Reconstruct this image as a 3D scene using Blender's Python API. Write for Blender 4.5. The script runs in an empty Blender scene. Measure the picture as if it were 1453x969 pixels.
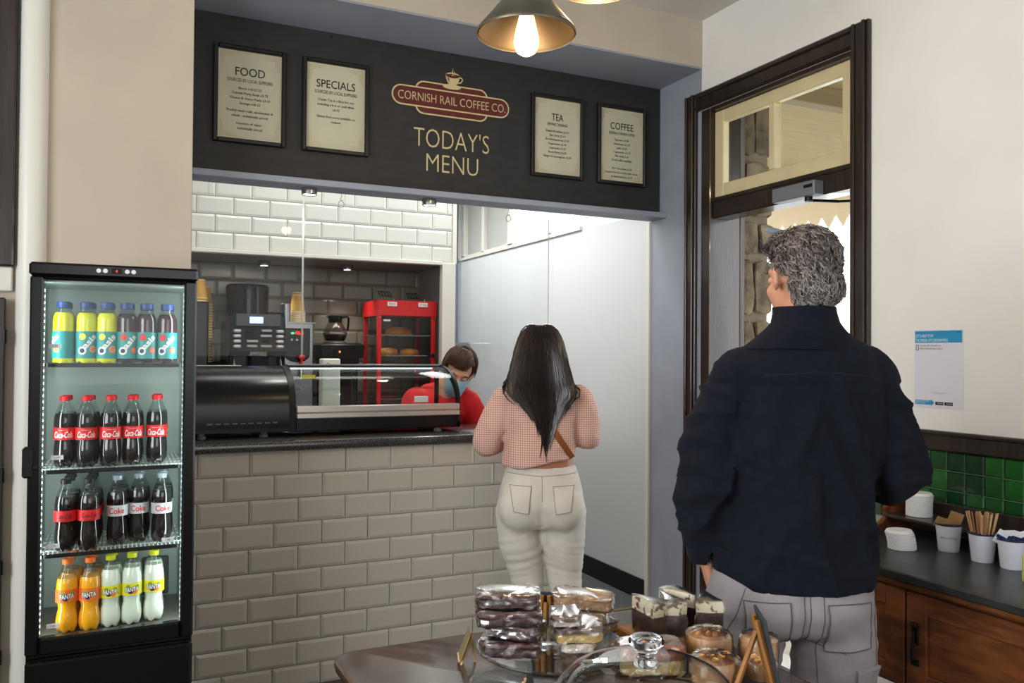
import bpy, bmesh, math, random
from mathutils import Vector, Matrix, noise, Quaternion
random.seed(7)
scn = bpy.context.scene
COL = scn.collection
PI = math.pi
V = Vector

# ------------------------------------------------------------------ camera
CX, CY, F = 726.5, 484.5, 1186.0
YAW, PIT, ROL, H = 0.44373, 0.01448, 0.00758, 1.427
_f = V((math.sin(YAW)*math.cos(PIT), math.cos(YAW)*math.cos(PIT), math.sin(PIT)))
_r = V((math.cos(YAW), -math.sin(YAW), 0)); _u = _r.cross(_f)
_r, _u = _r*math.cos(ROL)+_u*math.sin(ROL), -_r*math.sin(ROL)+_u*math.cos(ROL)
EYE = V((0, 0, H))
cam = bpy.data.cameras.new('camera'); cam.sensor_width = 36.0; cam.lens = F/1453.0*36.0
cam.clip_start = 0.05; cam.clip_end = 200
cam_o = bpy.data.objects.new('camera', cam); COL.objects.link(cam_o)
cam_o.matrix_world = Matrix(((_r.x,_u.x,-_f.x,0),(_r.y,_u.y,-_f.y,0),(_r.z,_u.z,-_f.z,H),(0,0,0,1)))
scn.camera = cam_o
def ray(x, y): return _f*F+_r*(x-CX)-_u*(y-CY)
def onX(x, y, X): d = ray(x, y); return EYE+d*(X/d.x)
def onY(x, y, Y): d = ray(x, y); return EYE+d*(Y/d.y)
def onZ(x, y, Z): d = ray(x, y); return EYE+d*((Z-H)/d.z)

# ------------------------------------------------------------------ light and exposure
scn.view_settings.view_transform = 'Standard'; scn.view_settings.look = 'None'
scn.view_settings.gamma = 1.0; scn.view_settings.use_curve_mapping = False
scn.view_settings.exposure = 0.0
w = bpy.data.worlds.new('overcast_sky'); scn.world = w; w.use_nodes = True
bg = w.node_tree.nodes['Background']; bg.inputs[0].default_value = (0.93, 0.97, 1.0, 1); bg.inputs[1].default_value = 2.6

def area(name, loc, target, sx, sy, power, col):
    l = bpy.data.lights.new(name, 'AREA'); l.shape = 'RECTANGLE'; l.size = sx; l.size_y = sy; l.energy = power; l.color = col
    o = bpy.data.objects.new(name, l); COL.objects.link(o); o.location = loc
    o.rotation_euler = (V(target)-V(loc)).to_track_quat('-Z', 'Y').to_euler(); return o
# daylight entering by the windows of the room: in the left wall and in the wall behind the camera
area('window_daylight', (-2.38, 0.6, 1.85), (3, 0.9, 1.5), 2.6, 1.7, 96, (0.97, 0.985, 1.0))
area('window_daylight', (0.9, -2.88, 1.9), (0.9, 3, 1.5), 2.8, 1.6, 14, (0.97, 0.985, 1.0))
# daylight entering by the door and by the kitchen window
area('door_daylight', (3.6, 2.95, 1.5), (0, 2.2, 1.0), 0.8, 2.0, 16, (0.9, 0.95, 1.0))
area('kitchen_window_daylight', (3.02, 5.4, 2.52), (1.2, 5.0, 1.4), 1.1, 0.45, 34, (0.93, 0.97, 1.0))
area('kitchen_fill_light', (2.08, 5.6, 2.82), (2.08, 5.6, 0), 0.2, 2.6, 36, (1.0, 0.98, 0.95))  # added overhead fill without a fitting, brightens the white cladding
area('kitchen_fill_light', (1.1, 4.4, 2.82), (1.1, 4.7, 0), 1.2, 0.25, 11, (1.0, 0.97, 0.92))  # second added fill, lifts the white tiles above the niche

# ------------------------------------------------------------------ helpers
def lin(c):
    return tuple(((v/255)/12.92 if v/255 <= .04045 else ((v/255+.055)/1.055)**2.4) for v in c)
MATS = {}
def mat(name, rgb, rough=.5, metal=0, spec=.5, var=0, vscale=8, vrgb=None, bump=0, bscale=60, stretch=(1,1,1), emit=None, estr=0,
        trans=0, ior=1.45, alpha=1, coat=0, sss=0, sheen=0, detail=4, ramp=(.35,.65)):
    if name in MATS: return MATS[name]
    m = bpy.data.materials.new(name); m.use_nodes = True; nt = m.node_tree; N = nt.nodes; L = nt.links
    b = N['Principled BSDF']; c = lin(rgb)+(1,)
    b.inputs['Base Color'].default_value = c; b.inputs['Roughness'].default_value = rough; b.inputs['Metallic'].default_value = metal
    b.inputs['Specular IOR Level'].default_value = spec; b.inputs['IOR'].default_value = ior
    b.inputs['Transmission Weight'].default_value = trans; b.inputs['Alpha'].default_value = alpha
    b.inputs['Coat Weight'].default_value = coat; b.inputs['Coat Roughness'].default_value = .08
    if sss: b.inputs['Subsurface Weight'].default_value = sss; b.inputs['Subsurface Scale'].default_value = .01
    if sheen: b.inputs['Sheen Weight'].default_value = sheen
    if emit: b.inputs['Emission Color'].default_value = lin(emit)+(1,); b.inputs['Emission Strength'].default_value = estr
    if var or bump:
        tc = N.new('ShaderNodeTexCoord'); mp = N.new('ShaderNodeMapping'); mp.inputs['Scale'].default_value = stretch
        L.new(tc.outputs['Object'], mp.inputs['Vector'])
    if var:
        n = N.new('ShaderNodeTexNoise'); n.inputs['Scale'].default_value = vscale; n.inputs['Detail'].default_value = detail
        L.new(mp.outputs[0], n.inputs['Vector'])
        r = N.new('ShaderNodeValToRGB'); r.color_ramp.elements[0].position = ramp[0]; r.color_ramp.elements[1].position = ramp[1]
        c2 = lin(vrgb)+(1,) if vrgb else tuple(min(1, v*(1+var)) for v in c[:3])+(1,)
        c1 = c if vrgb else tuple(v*(1-var) for v in c[:3])+(1,)
        r.color_ramp.elements[0].color = c1; r.color_ramp.elements[1].color = c2
        L.new(n.outputs['Fac'], r.inputs[0]); L.new(r.outputs[0], b.inputs['Base Color'])
    if bump:
        n = N.new('ShaderNodeTexNoise'); n.inputs['Scale'].default_value = bscale; n.inputs['Detail'].default_value = 3
        L.new(mp.outputs[0], n.inputs['Vector']); bp = N.new('ShaderNodeBump'); bp.inputs['Strength'].default_value = bump; bp.inputs['Distance'].default_value = .01
        L.new(n.outputs['Fac'], bp.inputs['Height']); L.new(bp.outputs[0], b.inputs['Normal'])
    MATS[name] = m; return m
def glassy(name, tint=(1,1,1), refl=1.0, rough=.02):
    """thin clear sheet: transparent with a fresnel reflection"""
    if name in MATS: return MATS[name]
    m = bpy.data.materials.new(name); m.use_nodes = True; N = m.node_tree.nodes; L = m.node_tree.links; N.clear()
    o = N.new('ShaderNodeOutputMaterial'); t = N.new('ShaderNodeBsdfTransparent'); t.inputs[0].default_value = tint+(1,)
    g = N.new('ShaderNodeBsdfGlossy'); g.inputs['Roughness'].default_value = rough
    fr = N.new('ShaderNodeLayerWeight'); fr.inputs[0].default_value = .5
    pw = N.new('ShaderNodeMath'); pw.operation = 'POWER'; pw.inputs[1].default_value = 5; L.new(fr.outputs['Facing'], pw.inputs[0])
    mu = N.new('ShaderNodeMath'); mu.operation = 'MULTIPLY_ADD'; mu.inputs[1].default_value = .96*refl; mu.inputs[2].default_value = .04*refl
    mx = N.new('ShaderNodeMixShader'); L.new(pw.outputs[0], mu.inputs[0]); L.new(mu.outputs[0], mx.inputs[0]); L.new(t.outputs[0], mx.inputs[1]); L.new(g.outputs[0], mx.inputs[2]); L.new(mx.outputs[0], o.inputs[0])
    MATS[name] = m; return m

class MB:
    """collects shapes into one mesh"""
    def __init__(s): s.v = []; s.f = []; s.mi = []; s.m = 0
    def add(s, vs, fs, M=None):
        k = len(s.v); s.v += [tuple(M @ V(p)) if M else tuple(p) for p in vs]
        s.f += [tuple(i+k for i in f) for f in fs]; s.mi += [s.m]*len(fs); return s
    def box(s, a, b, bev=0, M=None):
        a, b = V(a), V(b); c = (a+b)/2; h = V((abs(b.x-a.x)/2, abs(b.y-a.y)/2, abs(b.z-a.z)/2))
        if bev <= 0:
            vs = [c+V((x*h.x, y*h.y, z*h.z)) for x in(-1,1) for y in(-1,1) for z in(-1,1)]
            return s.add(vs, [(0,1,3,2),(4,6,7,5),(0,4,5,1),(2,3,7,6),(0,2,6,4),(1,5,7,3)], M)
        bev = min(bev, .49*min(h)*2 if min(h) > 0 else bev); bev = min(bev, min(h)*.98)
        vs = []; ix = {}
        for x in(-1,1):
            for y in(-1,1):
                for z in(-1,1):
                    for k in range(3):
                        q = [h.x-bev, h.y-bev, h.z-bev]; q[k] = h[k]
                        ix[(x,y,z,k)] = len(vs); vs.append(c+V((x*q[0], y*q[1], z*q[2])))
        fs = []
        for k in range(3):
            o = [i for i in range(3) if i != k]
            for sg in(-1,1):
                loop = []
                for (p, q) in((-1,-1),(1,-1),(1,1),(-1,1)):
                    t = [0,0,0]; t[k] = sg; t[o[0]] = p; t[o[1]] = q; loop.append(ix[(*t, k)])
                fs.append(tuple(loop if (sg > 0) == (k != 1) else loop[::-1]))
                
            for p in(-1,1):
                for q in(-1,1):
                    t0 = [0,0,0]; t1 = [0,0,0]; t0[k] = -1; t1[k] = 1
                    for t in(t0, t1): t[o[0]] = p; t[o[1]] = q
                    fs.append((ix[(*t0, o[0])], ix[(*t1, o[0])], ix[(*t1, o[1])], ix[(*t0, o[1])]))
        for x in(-1,1):
            for y in(-1,1):
                for z in(-1,1): fs.append((ix[(x,y,z,0)], ix[(x,y,z,1)], ix[(x,y,z,2)]))
        return s.add(vs, fs, M)
    def loft(s, rings, cap=True, M=None, close=False):
        n = len(rings[0]); vs = [p for r in rings for p in r]; fs = []
        for i in range(len(rings)-1+(1 if close else 0)):
            a = i*n; b = ((i+1) % len(rings))*n
            for j in range(n): k = (j+1) % n; fs.append((a+j, a+k, b+k, b+j))
        if cap and not close: fs += [tuple(range(n))[::-1], tuple(range((len(rings)-1)*n, len(rings)*n))]
        return s.add(vs, fs, M)
    def lathe(s, prof, seg=24, M=None, cap=True):
        rings = [[V((max(r,1e-5)*math.cos(2*PI*j/seg), max(r,1e-5)*math.sin(2*PI*j/seg), z)) for j in range(seg)] for r, z in prof]
        return s.loft(rings, cap, M)
    def tube(s, pts, rad, seg=8, M=None, ref=None, cap=True):
        pts = [V(p) for p in pts]; n = len(pts)
        if not hasattr(rad, '__len__'): rad = [rad]*n
        rings = []; up = V(ref) if ref else None
        for i, p in enumerate(pts):
            t = (pts[min(i+1,n-1)]-pts[max(i-1,0)]).normalized()
            if up is None: up = V((0,0,1)) if abs(t.z) < .9 else V((1,0,0))
            a = up - t*up.dot(t)
            a = a.normalized() if a.length > 1e-6 else t.orthogonal().normalized()
            if not ref: up = a
            b = t.cross(a); ra, rb = rad[i] if hasattr(rad[i], '__len__') else (rad[i], rad[i])
            rings.append([p+a*(ra*math.cos(2*PI*j/seg))+b*(rb*math.sin(2*PI*j/seg)) for j in range(seg)])
        return s.loft(rings, cap, M)
    def prism(s, poly, z0, z1, M=None):
        n = len(poly); vs = [V((x,y,z0)) for x, y in poly]+[V((x,y,z1)) for x, y in poly]
        return s.add(vs, [tuple(range(n))[::-1], tuple(range(n,2*n))]+[(i,(i+1)%n,n+(i+1)%n,n+i) for i in range(n)], M)
    def ball(s, c, r, seg=16, rings=10, M=None):
        r = r if hasattr(r, '__len__') else (r,r,r); c = V(c)
        R = []
        for i in range(rings+1):
            t = PI*i/rings; sn = max(math.sin(t), 1e-4)
            R.append([c+V((r[0]*sn*math.cos(2*PI*j/seg), r[1]*sn*math.sin(2*PI*j/seg), -r[2]*math.cos(t))) for j in range(seg)])
        return s.loft(R, True, M)
    def mesh(s, name, mats, smooth=35, fix=True):
        me = bpy.data.meshes.new(name); me.from_pydata(s.v, [], s.f)
        for m in (mats if isinstance(mats, (list, tuple)) else [mats]): me.materials.append(m)
        if any(s.mi): me.polygons.foreach_set('material_index', s.mi)
        bm = bmesh.new(); bm.from_mesh(me)
        if fix: bmesh.ops.recalc_face_normals(bm, faces=bm.faces)
        if smooth:
            th = math.radians(smooth)
            for f in bm.faces: f.smooth = True
            for e in bm.edges:
                if len(e.link_faces) == 2 and e.calc_face_angle(0) > th: e.smooth = False
        bm.to_mesh(me); bm.free(); return me
    def build(s, name, mats, parent=None, smooth=35, fix=True):
        return link(name, s.mesh(name, mats, smooth, fix), parent)
def link(name, me, parent=None, M=None):
    o = bpy.data.objects.new(name, me); COL.objects.link(o)
    if M is not None: o.matrix_world = M
    if parent is not None: o.parent = parent
    return o
def tag(o, label, cat, group=None, kind=None):
    o['label'] = label; o['category'] = cat
    if group: o['group'] = group
    if kind: o['kind'] = kind
    return o
def struct(o, label, cat='wall'):
    o['kind'] = 'structure'; o['label'] = label; o['category'] = cat; return o
def thing(name, label, cat, loc=(0,0,0), rz=0, group=None):
    e = bpy.data.objects.new(name, None); e.empty_display_size = .05; COL.objects.link(e); e.location = loc; e.rotation_euler = (0,0,rz)
    return tag(e, label, cat, group)
def copy_tree(o, parent=None):
    c = o.copy(); COL.objects.link(c); c.parent = parent
    for ch in list(o.children): copy_tree(ch, c)
    return c
def T(x, y, z): return Matrix.Translation((x, y, z))
def RZ(a): return Matrix.Rotation(a, 4, 'Z')
def RX(a): return Matrix.Rotation(a, 4, 'X')
def RY(a): return Matrix.Rotation(a, 4, 'Y')
def FACE(x, y, z):   # local x -> +X, local y -> +Z, local z -> -Y (a sheet that faces the room)
    return Matrix(((1,0,0,x),(0,0,-1,y),(0,1,0,z),(0,0,0,1)))
def FACEX(x, y, z):  # sheet on the right wall: local x -> -Y, local y -> +Z, local z -> -X
    return Matrix(((0,0,-1,x),(-1,0,0,y),(0,1,0,z),(0,0,0,1)))
def text_geo(body, size, sx=1.0, weight=0, shear=0, align='CENTER', space=1.0, line=1.0, res=3, ext=0):
    cu = bpy.data.curves.new('lettering', 'FONT'); cu.body = body; cu.size = size; cu.align_x = align; cu.offset = weight; cu.shear = shear
    cu.space_character = space; cu.space_line = line; cu.resolution_u = res; cu.fill_mode = 'FRONT'
    if ext: cu.extrude = ext; cu.fill_mode = 'BOTH'
    o = bpy.data.objects.new('lettering', cu); COL.objects.link(o)
    me = bpy.data.meshes.new_from_object(o)
    vs = [(v.co.x*sx, v.co.y, v.co.z) for v in me.vertices]; fs = [tuple(p.vertices) for p in me.polygons]
    bpy.data.objects.remove(o); bpy.data.curves.remove(cu); bpy.data.meshes.remove(me)
    return vs, fs
def text_width(vs): return max(v[0] for v in vs)-min(v[0] for v in vs)
def lettering(name, body, size, m, parent, M, width=None, **k):
    vs, fs = text_geo(body, size, **k)
    if width:
        q = width/text_width(vs); vs = [(x*q, y, z) for x, y, z in vs]
    mb = MB(); mb.add(vs, fs, M); return mb.build(name, m, parent, smooth=0, fix=False)
def fuse(name, mb, voxel, mats, parent=None, it=6, fac=.5):
    """several overlapping closed shapes -> one continuous smooth skin"""
    me = mb.mesh('tmp', [], 0); o = bpy.data.objects.new('tmp', me); COL.objects.link(o)
    r = o.modifiers.new('r', 'REMESH'); r.mode = 'VOXEL'; r.voxel_size = voxel; r.use_smooth_shade = True
    sm = o.modifiers.new('s', 'SMOOTH'); sm.iterations = it; sm.factor = fac
    dg = bpy.context.evaluated_depsgraph_get(); e = o.evaluated_get(dg)
    m2 = bpy.data.meshes.new_from_object(e); bpy.data.objects.remove(o); bpy.data.meshes.remove(me)
    m2.name = name; m2.materials.clear()
    for m in (mats if isinstance(mats, (list, tuple)) else [mats]): m2.materials.append(m)
    for p in m2.polygons: p.use_smooth = True
    return link(name, m2, parent)
def displace(o, fn):
    me = o.data; ns = [v.normal.copy() for v in me.vertices]
    for v, n in zip(me.vertices, ns): v.co += n*fn(v.co, n)
    me.update()
def rrect(w, h, r, n=6):
    pts = []
    for cx, cy, a0 in((w/2-r,h/2-r,0),(-w/2+r,h/2-r,90),(-w/2+r,-h/2+r,180),(w/2-r,-h/2+r,270)):
        for k in range(n+1):
            a = math.radians(a0+90*k/n); pts.append((cx+r*math.cos(a), cy+r*math.sin(a)))
    return pts
# ------------------------------------------------------------------ structure
XR, YF, YB, YC = 2.795, 3.555, 3.93, 3.63
m_cream = mat('cream_plaster', (190, 178, 160), .75, var=.05, vscale=3, bump=.08, bscale=40)
m_white = mat('white_plaster', (238, 236, 233), .7, var=.03, vscale=2.5, bump=.05, bscale=50)
m_ceil = mat('ceiling_paint', (214, 211, 206), .8, var=.03, vscale=3, bump=.1, bscale=30)
m_blue = mat('blue_grey_paint', (148, 155, 167), .55, var=.05, vscale=5, bump=.08, bscale=90)
m_black = mat('black_board', (40, 38, 38), .6, var=.18, vscale=9, stretch=(1,1,2.5), bump=.12, bscale=120)
m_pvc = mat('white_cladding', (214, 218, 220), .1, spec=.6, bump=.25, bscale=1.7)
m_floor = mat('dark_floorboards', (74, 62, 52), .5, var=.25, vscale=6, stretch=(8,.6,1))
m_vinyl = mat('grey_vinyl', (92, 94, 98), .45, var=.12, vscale=40)
m_grout = mat('grey_grout', (122, 120, 114), .9)
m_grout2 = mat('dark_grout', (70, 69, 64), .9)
m_dark = mat('dark_stained_wood', (44, 33, 27), .32, var=.3, vscale=5, stretch=(9,9,.7), bump=.15, bscale=30, coat=.3)
m_trimw = mat('white_gloss_trim', (222, 220, 212), .35)
m_blackskirt = mat('black_skirting', (18, 18, 20), .35)
m_creamw = mat('cream_gloss_paint', (214, 200, 158), .4, var=.05, vscale=10)
m_glass = glassy('window_glass', (.97,.985,.98), 1.0)

def slab(name, a, b, m, label, cat='wall', bev=0):
    return struct(MB().box(a, b, bev).build(name, m, smooth=0), label, cat)
floor = slab('floor', (-2.5,-3,-.1), (XR,3.97,0), m_floor, 'dark wooden cafe floor', 'floor')
slab('floor', (0,3.97,-.1), (XR,7.3,0), m_vinyl, 'grey vinyl floor behind the counter', 'floor')
slab('trim_1', (1.98,3.955,0), (XR,3.985,.006), mat('brass_strip', (190,170,130), .35, metal=.8), 'pale metal threshold strip at the kitchen entrance', 'trim')
slab('ceiling', (-2.5,-3,3.2), (XR,YF,3.3), m_ceil, 'white plaster ceiling of the cafe', 'ceiling')
slab('ceiling', (0,4.02,2.85), (XR,7.3,2.95), m_ceil, 'white ceiling behind the counter', 'ceiling')

# front wall: solid part left of the servery, downstand above it
mb = MB(); mb.box((-2.5,YF,0), (.27,YF+.3,3.2)); mb.box((.27,YF,2.95), (XR,YF+.06,3.2))
wall_front = struct(mb.build('wall_front', m_cream, smooth=0), 'cream plaster wall around the servery opening', 'wall')
mb = MB(); mb.box((.26,YF+.003,2.942), (XR,4.02,2.951)); mb.box((.262,YF+.02,0), (.273,4.0,2.945))
struct(mb.build('trim_2', m_blue, smooth=0), 'blue-grey painted soffit over the menu board', 'trim')
# boxed pipe left of the cream wall, window and panelling at the very left
mb = MB(); mb.loft([[V((-.283+.05*math.cos(a), YF+.01-.06*math.sin(a)**.7 if math.sin(a) > 0 else YF+.01, z)) for a in [PI*k/10 for k in range(11)]] for z in (0, 3.2)])
struct(mb.build('trim_3', m_trimw), 'white rounded pipe boxing on the cream wall', 'trim')
win = thing('window_1', 'dark wooden window frame at the left edge of the photo', 'window', (-.62,YF,1.75)); win['kind'] = 'structure'
mb = MB()
for x0, x1 in((-.36,-.22),(.22,.285)): mb.box((x0,-.05,-.02), (x1,.0,1.45), .006)
for z0, z1 in((-.02,.1),(.7,.75),(1.36,1.45)): mb.box((-.22,-.045,z0), (.22,0,z1), .006)
mb.build('window_frame', m_dark, win)
for z0, z1 in((.1,.7),(.75,1.36)): MB().box((-.22,-.02,z0), (.22,-.014,z1)).build('pane', mat('daylight_glow_pane', (225,235,215), .1, emit=(235,240,215), estr=.8), win)  # panes emit to stand in for daylight; the wall behind is solid
MB().box((-.4,-.03,-.11), (.28,.0,-.021), .004).build('window_sill', m_trimw, win)
pan = thing('wood_panelling', 'dark wooden panelling below the window at the left edge', 'panelling', (-.62,YF,0)); 
mb = MB(); mb.box((-.4,-.05,0), (.262,-.021,1.615), .004); mb.build('panel_back', m_dark, pan)
mb = MB()
for z0, z1 in((.08,.78),(.86,1.55)):
    mb.box((-.33,-.062,z0), (.2,-.045,z1), .01)
mb.build('raised_panel', m_dark, pan)
for z in (.3,.62,.95,1.45): MB().tube([(.262,-.056,z), (.262,-.056,z+.05)], .007, 8).build('hinge', mat('dark_iron', (40,38,38), .4, metal=.8), pan)

# left wall and wall behind the camera, each with window openings
def wall_grid(us, zs, holes, make):
    for i in range(len(us)-1):
        for j in range(len(zs)-1):
            if (i, j) not in holes: make(us[i], us[i+1], zs[j], zs[j+1])
mb = MB(); wall_grid([-3,-.7,1.9,YF], [0,1.0,2.7,3.2], {(1,1)}, lambda a,b,c,d: mb.box((-2.6,a,c), (-2.4,b,d)))
struct(mb.build('wall_left', m_white, smooth=0), 'white plaster wall with a wide window', 'wall')
mb = MB(); wall_grid([-2.5,-.5,2.3,XR], [0,1.1,2.7,3.2], {(1,1)}, lambda a,b,c,d: mb.box((a,-3.1,c), (b,-2.9,d)))
struct(mb.build('wall_back', m_white, smooth=0), 'white plaster wall with a wide window', 'wall')

# right wall: cafe part with the door opening
mb = MB(); wall_grid([-3,2.535,3.6], [0,2.72,3.2], {(1,0)}, lambda a,b,c,d: mb.box((XR,a,c), (XR+.2,b,d)))
wall_right = struct(mb.build('wall_right', m_white, smooth=0), 'white plaster wall with the door and green tiles', 'wall')
slab('wall_right', (XR,3.6,0), (XR+.2,4.02,3.2), m_blue, 'blue-grey painted wall beside the kitchen entrance')
slab('trim_4', (XR-.002,YF+.003,0), (XR+.05,3.62,2.945), m_blue, 'blue-grey painted edge of the wall beside the door', 'trim')
# kitchen side wall with a high window
kw = [4.02, 4.84, 5.98, 7.0, 7.3]
mb = MB(); wall_grid(kw, [0,2.27,2.8,2.95], {(1,1),(2,1)}, lambda a,b,c,d: mb.box((XR,a,c), (XR+.16,b,d)))
wall_kit = struct(mb.build('wall_right', m_white, smooth=0), 'white kitchen wall with glossy cladding and a high window', 'wall')
for a, b in((4.045,5.21),(5.214,6.44),(6.444,7.3)):
    mb = MB(); n = 14; M_ = []
    mb.box((XR-.004,a,.12), (XR+.001,b,2.25), .0015); mb.build('panel', m_pvc, wall_kit)
slab('trim_5', (XR-.012,4.018,0), (XR,4.05,2.195), m_trimw, 'white corner strip at the edge of the cladding', 'trim')
slab('baseboard_right', (XR-.014,4.05,0), (XR,7.3,.12), m_blackskirt, 'black skirting board along the white cladding', 'skirting')
slab('trim_6', (XR-.02,4.8,2.25), (XR+.01,7.2,2.275), m_trimw, 'white ledge along the top of the cladding', 'trim')
kwin = thing('window_2', 'white framed high window above the glossy cladding', 'window', (XR,0,0)); kwin['kind'] = 'structure'
mb = MB()
for y0, y1 in((4.84,4.89),(5.28,5.34),(5.93,6.03),(6.5,6.55),(6.93,7.0)): mb.box((.02,y0,2.27), (.1,y1,2.8), .004)
for z0, z1 in((2.27,2.3),(2.76,2.8)): mb.box((.02,4.84,z0), (.1,7.0,z1), .004)
mb.build('window_frame', m_trimw, kwin)
for y0, y1 in((4.89,5.28),(5.34,5.93)): MB().box((.055,y0,2.3), (.06,y1,2.76)).build('pane', m_glass, kwin, 0)
m_frost = mat('frosted_glass', (206,208,204), .5, trans=.5, bump=.2, bscale=60)
for y0, y1 in((6.03,6.5),(6.55,6.93)): MB().box((.055,y0,2.3), (.06,y1,2.76)).build('pane', m_frost, kwin, 0)
slab('wall_far', (1.0,7.2,0), (XR,7.3,2.95), mat('pale_blue_paint', (196,206,216), .5), 'pale wall at the end of the kitchen passage')
o = MB().tube([(2.735,6.95,.0), (2.735,6.95,2.85)], .028, 12).build('wall_pipe', mat('grey_pipe', (118,130,148), .4)); tag(o, 'blue-grey vertical pipe at the far corner of the kitchen', 'pipe')
o = MB().box((2.6,6.7,1.30), (2.78,6.85,1.52), .01).build('steel_dispenser', mat('brushed_steel', (150,152,155), .3, metal=.9)); tag(o, 'steel dispenser on the white cladding behind the staff member', 'dispenser')
slab('wall_kitchen_left', (0,3.86,0), (.06,5.6,2.95), m_white, 'white wall at the left end of the kitchen')

# ---- metro tiles
TILE = {}
def tile_mesh(w, h, m, bev=.013, d=.004, up=.0045):
    k = (round(w,3), round(h,3), m.name, bev)
    if k not in TILE:
        b = min(bev, w*.3, h*.3); mb = MB()
        R = [[V((0,0,0)),V((w,0,0)),V((w,h,0)),V((0,h,0))], [V((0,0,d)),V((w,0,d)),V((w,h,d)),V((0,h,d))], [V((b,b,d+up)),V((w-b,b,d+up)),V((w-b,h-b,d+up)),V((b,h-b,d+up))]]
        mb.loft(R); TILE[k] = mb.mesh('tile', m, 0)
    return TILE[k]
def tile_field(parent, M, w, h, pu, pv, u0, m, gap=.003, stagger=.5, bev=.013, top=True, clip=None):
    """tiles over a w x h field; rows are counted from the top edge"""
    r = 0; v1 = h
    while v1 > .012:
        v0 = max(0, v1-pv+gap); off = u0+(stagger*pu if r % 2 else 0); u = off-math.ceil(off/pu)*pu
        while u < w:
            a, b = max(0, u), min(w, u+pu-gap)
            if b-a > .012 and (clip is None or clip(a, b, v0, v1)):
                mm = m[random.randrange(len(m))] if isinstance(m, list) else m
                J = RX(random.uniform(-.004,.004)) @ RY(random.uniform(-.004,.004))
                link('tile', tile_mesh(b-a, v1-v0, mm, bev), parent, M @ T(a, v0, random.uniform(0,.0006)) @ J)
            u += pu
        v1 -= pv; r += 1
m_tw = mat('white_metro_tile', (216,217,209), .22, spec=.5)
m_tc = mat('stone_metro_tile', (176,170,159), .2, spec=.5)
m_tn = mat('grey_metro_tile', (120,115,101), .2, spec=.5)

# tiled wall above the niche
mb = MB(); mb.box((.06,5.0,1.997), (1.962,5.12,2.95)); mb.box((1.9,5.12,0), (1.962,5.9,2.95)); mb.box((1.9,5.85,0), (1.962,7.2,2.95))
wall_back = struct(mb.build('wall_kitchen_back', [m_grout], smooth=0), 'wall of white bevelled tiles behind the counter', 'wall')
tile_field(wall_back, FACE(.06,5.0,2.0), 1.885, .51, .2005, .102, .7075-.06+.10025, m_tw)
slab('trim_7', (1.945,4.98,2.0), (1.97,5.02,2.86), m_trimw, 'white edge strip at the end of the white tiles', 'trim')
mb = MB(); mb.box((1.873,4.975,0), (1.962,5.03,2.0), .003); mb.box((.06,4.975,1.985), (1.873,5.03,2.008), .003)
struct(mb.build('trim_8', m_trimw), 'off-white frame around the tiled niche', 'trim')
# niche
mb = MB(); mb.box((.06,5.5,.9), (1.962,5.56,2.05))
niche = struct(mb.build('wall_niche', m_grout2, smooth=0), 'niche lined with dark grey bevelled tiles', 'wall')
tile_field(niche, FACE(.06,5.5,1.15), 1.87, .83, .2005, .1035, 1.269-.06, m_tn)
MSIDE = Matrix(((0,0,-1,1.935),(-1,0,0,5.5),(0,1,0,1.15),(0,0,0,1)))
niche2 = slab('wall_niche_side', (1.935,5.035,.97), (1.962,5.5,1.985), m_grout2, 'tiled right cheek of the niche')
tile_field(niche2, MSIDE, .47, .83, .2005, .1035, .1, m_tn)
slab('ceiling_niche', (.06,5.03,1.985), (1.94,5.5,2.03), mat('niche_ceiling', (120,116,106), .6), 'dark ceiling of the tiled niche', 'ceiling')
mb = MB(); mb.box((.085,4.84,.93), (1.87,5.495,.97), .004); mb.box((.085,4.9,.0), (1.87,5.495,.93))
tag(mb.build('back_worktop', mat('steel_worktop', (140,140,138), .35, metal=.7)), 'low back worktop carrying the coffee machines in the niche', 'worktop')

# ---- serving counter
ctr = thing('serving_counter', 'serving counter clad in pale stone-coloured wall tiles', 'counter', (1.1,YC,0))
MB().box((.275-1.1,.006,0), (1.98-1.1,.36,1.008)).build('counter_core', m_grout, ctr, 0)
tile_field(ctr, FACE(.275-1.1,.006,0), 1.705, 1.006, .2037, .102, .5166-.275, m_tc)
MEND = Matrix(((0,0,1,.88),(1,0,0,.01),(0,1,0,0),(0,0,0,1)))
tile_field(ctr, MEND, .35, 1.006, .2037, .102, .0, m_tc)
m_gran = mat('speckled_granite', (36,35,35), .18, var=.0, vrgb=None, spec=.6)
nt = m_gran.node_tree; b = nt.nodes['Principled BSDF']; n = nt.nodes.new('ShaderNodeTexNoise'); n.inputs['Scale'].default_value = 260; tcn = nt.nodes.new('ShaderNodeTexCoord')
r = nt.nodes.new('ShaderNodeValToRGB'); r.color_ramp.elements[0].position = .5; r.color_ramp.elements[0].color = (.016,.015,.015,1); r.color_ramp.elements[1].position = .72; r.color_ramp.elements[1].color = (.16,.15,.14,1)
nt.links.new(tcn.outputs['Object'], n.inputs['Vector']); nt.links.new(n.outputs['Fac'], r.inputs[0]); nt.links.new(r.outputs[0], b.inputs['Base Color'])
prof = [(3.6,1.02),(3.602,1.012),(3.61,1.008),(4.12,1.008),(4.12,1.05),(3.612,1.05),(3.603,1.046),(3.6,1.038)]
mb = MB(); mb.loft([[V((x,y,z)) for y, z in prof] for x in (.275,2.0)])
wt = tag(mb.build('counter_worktop', m_gran), 'speckled dark granite worktop on the tiled counter', 'worktop')

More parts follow.
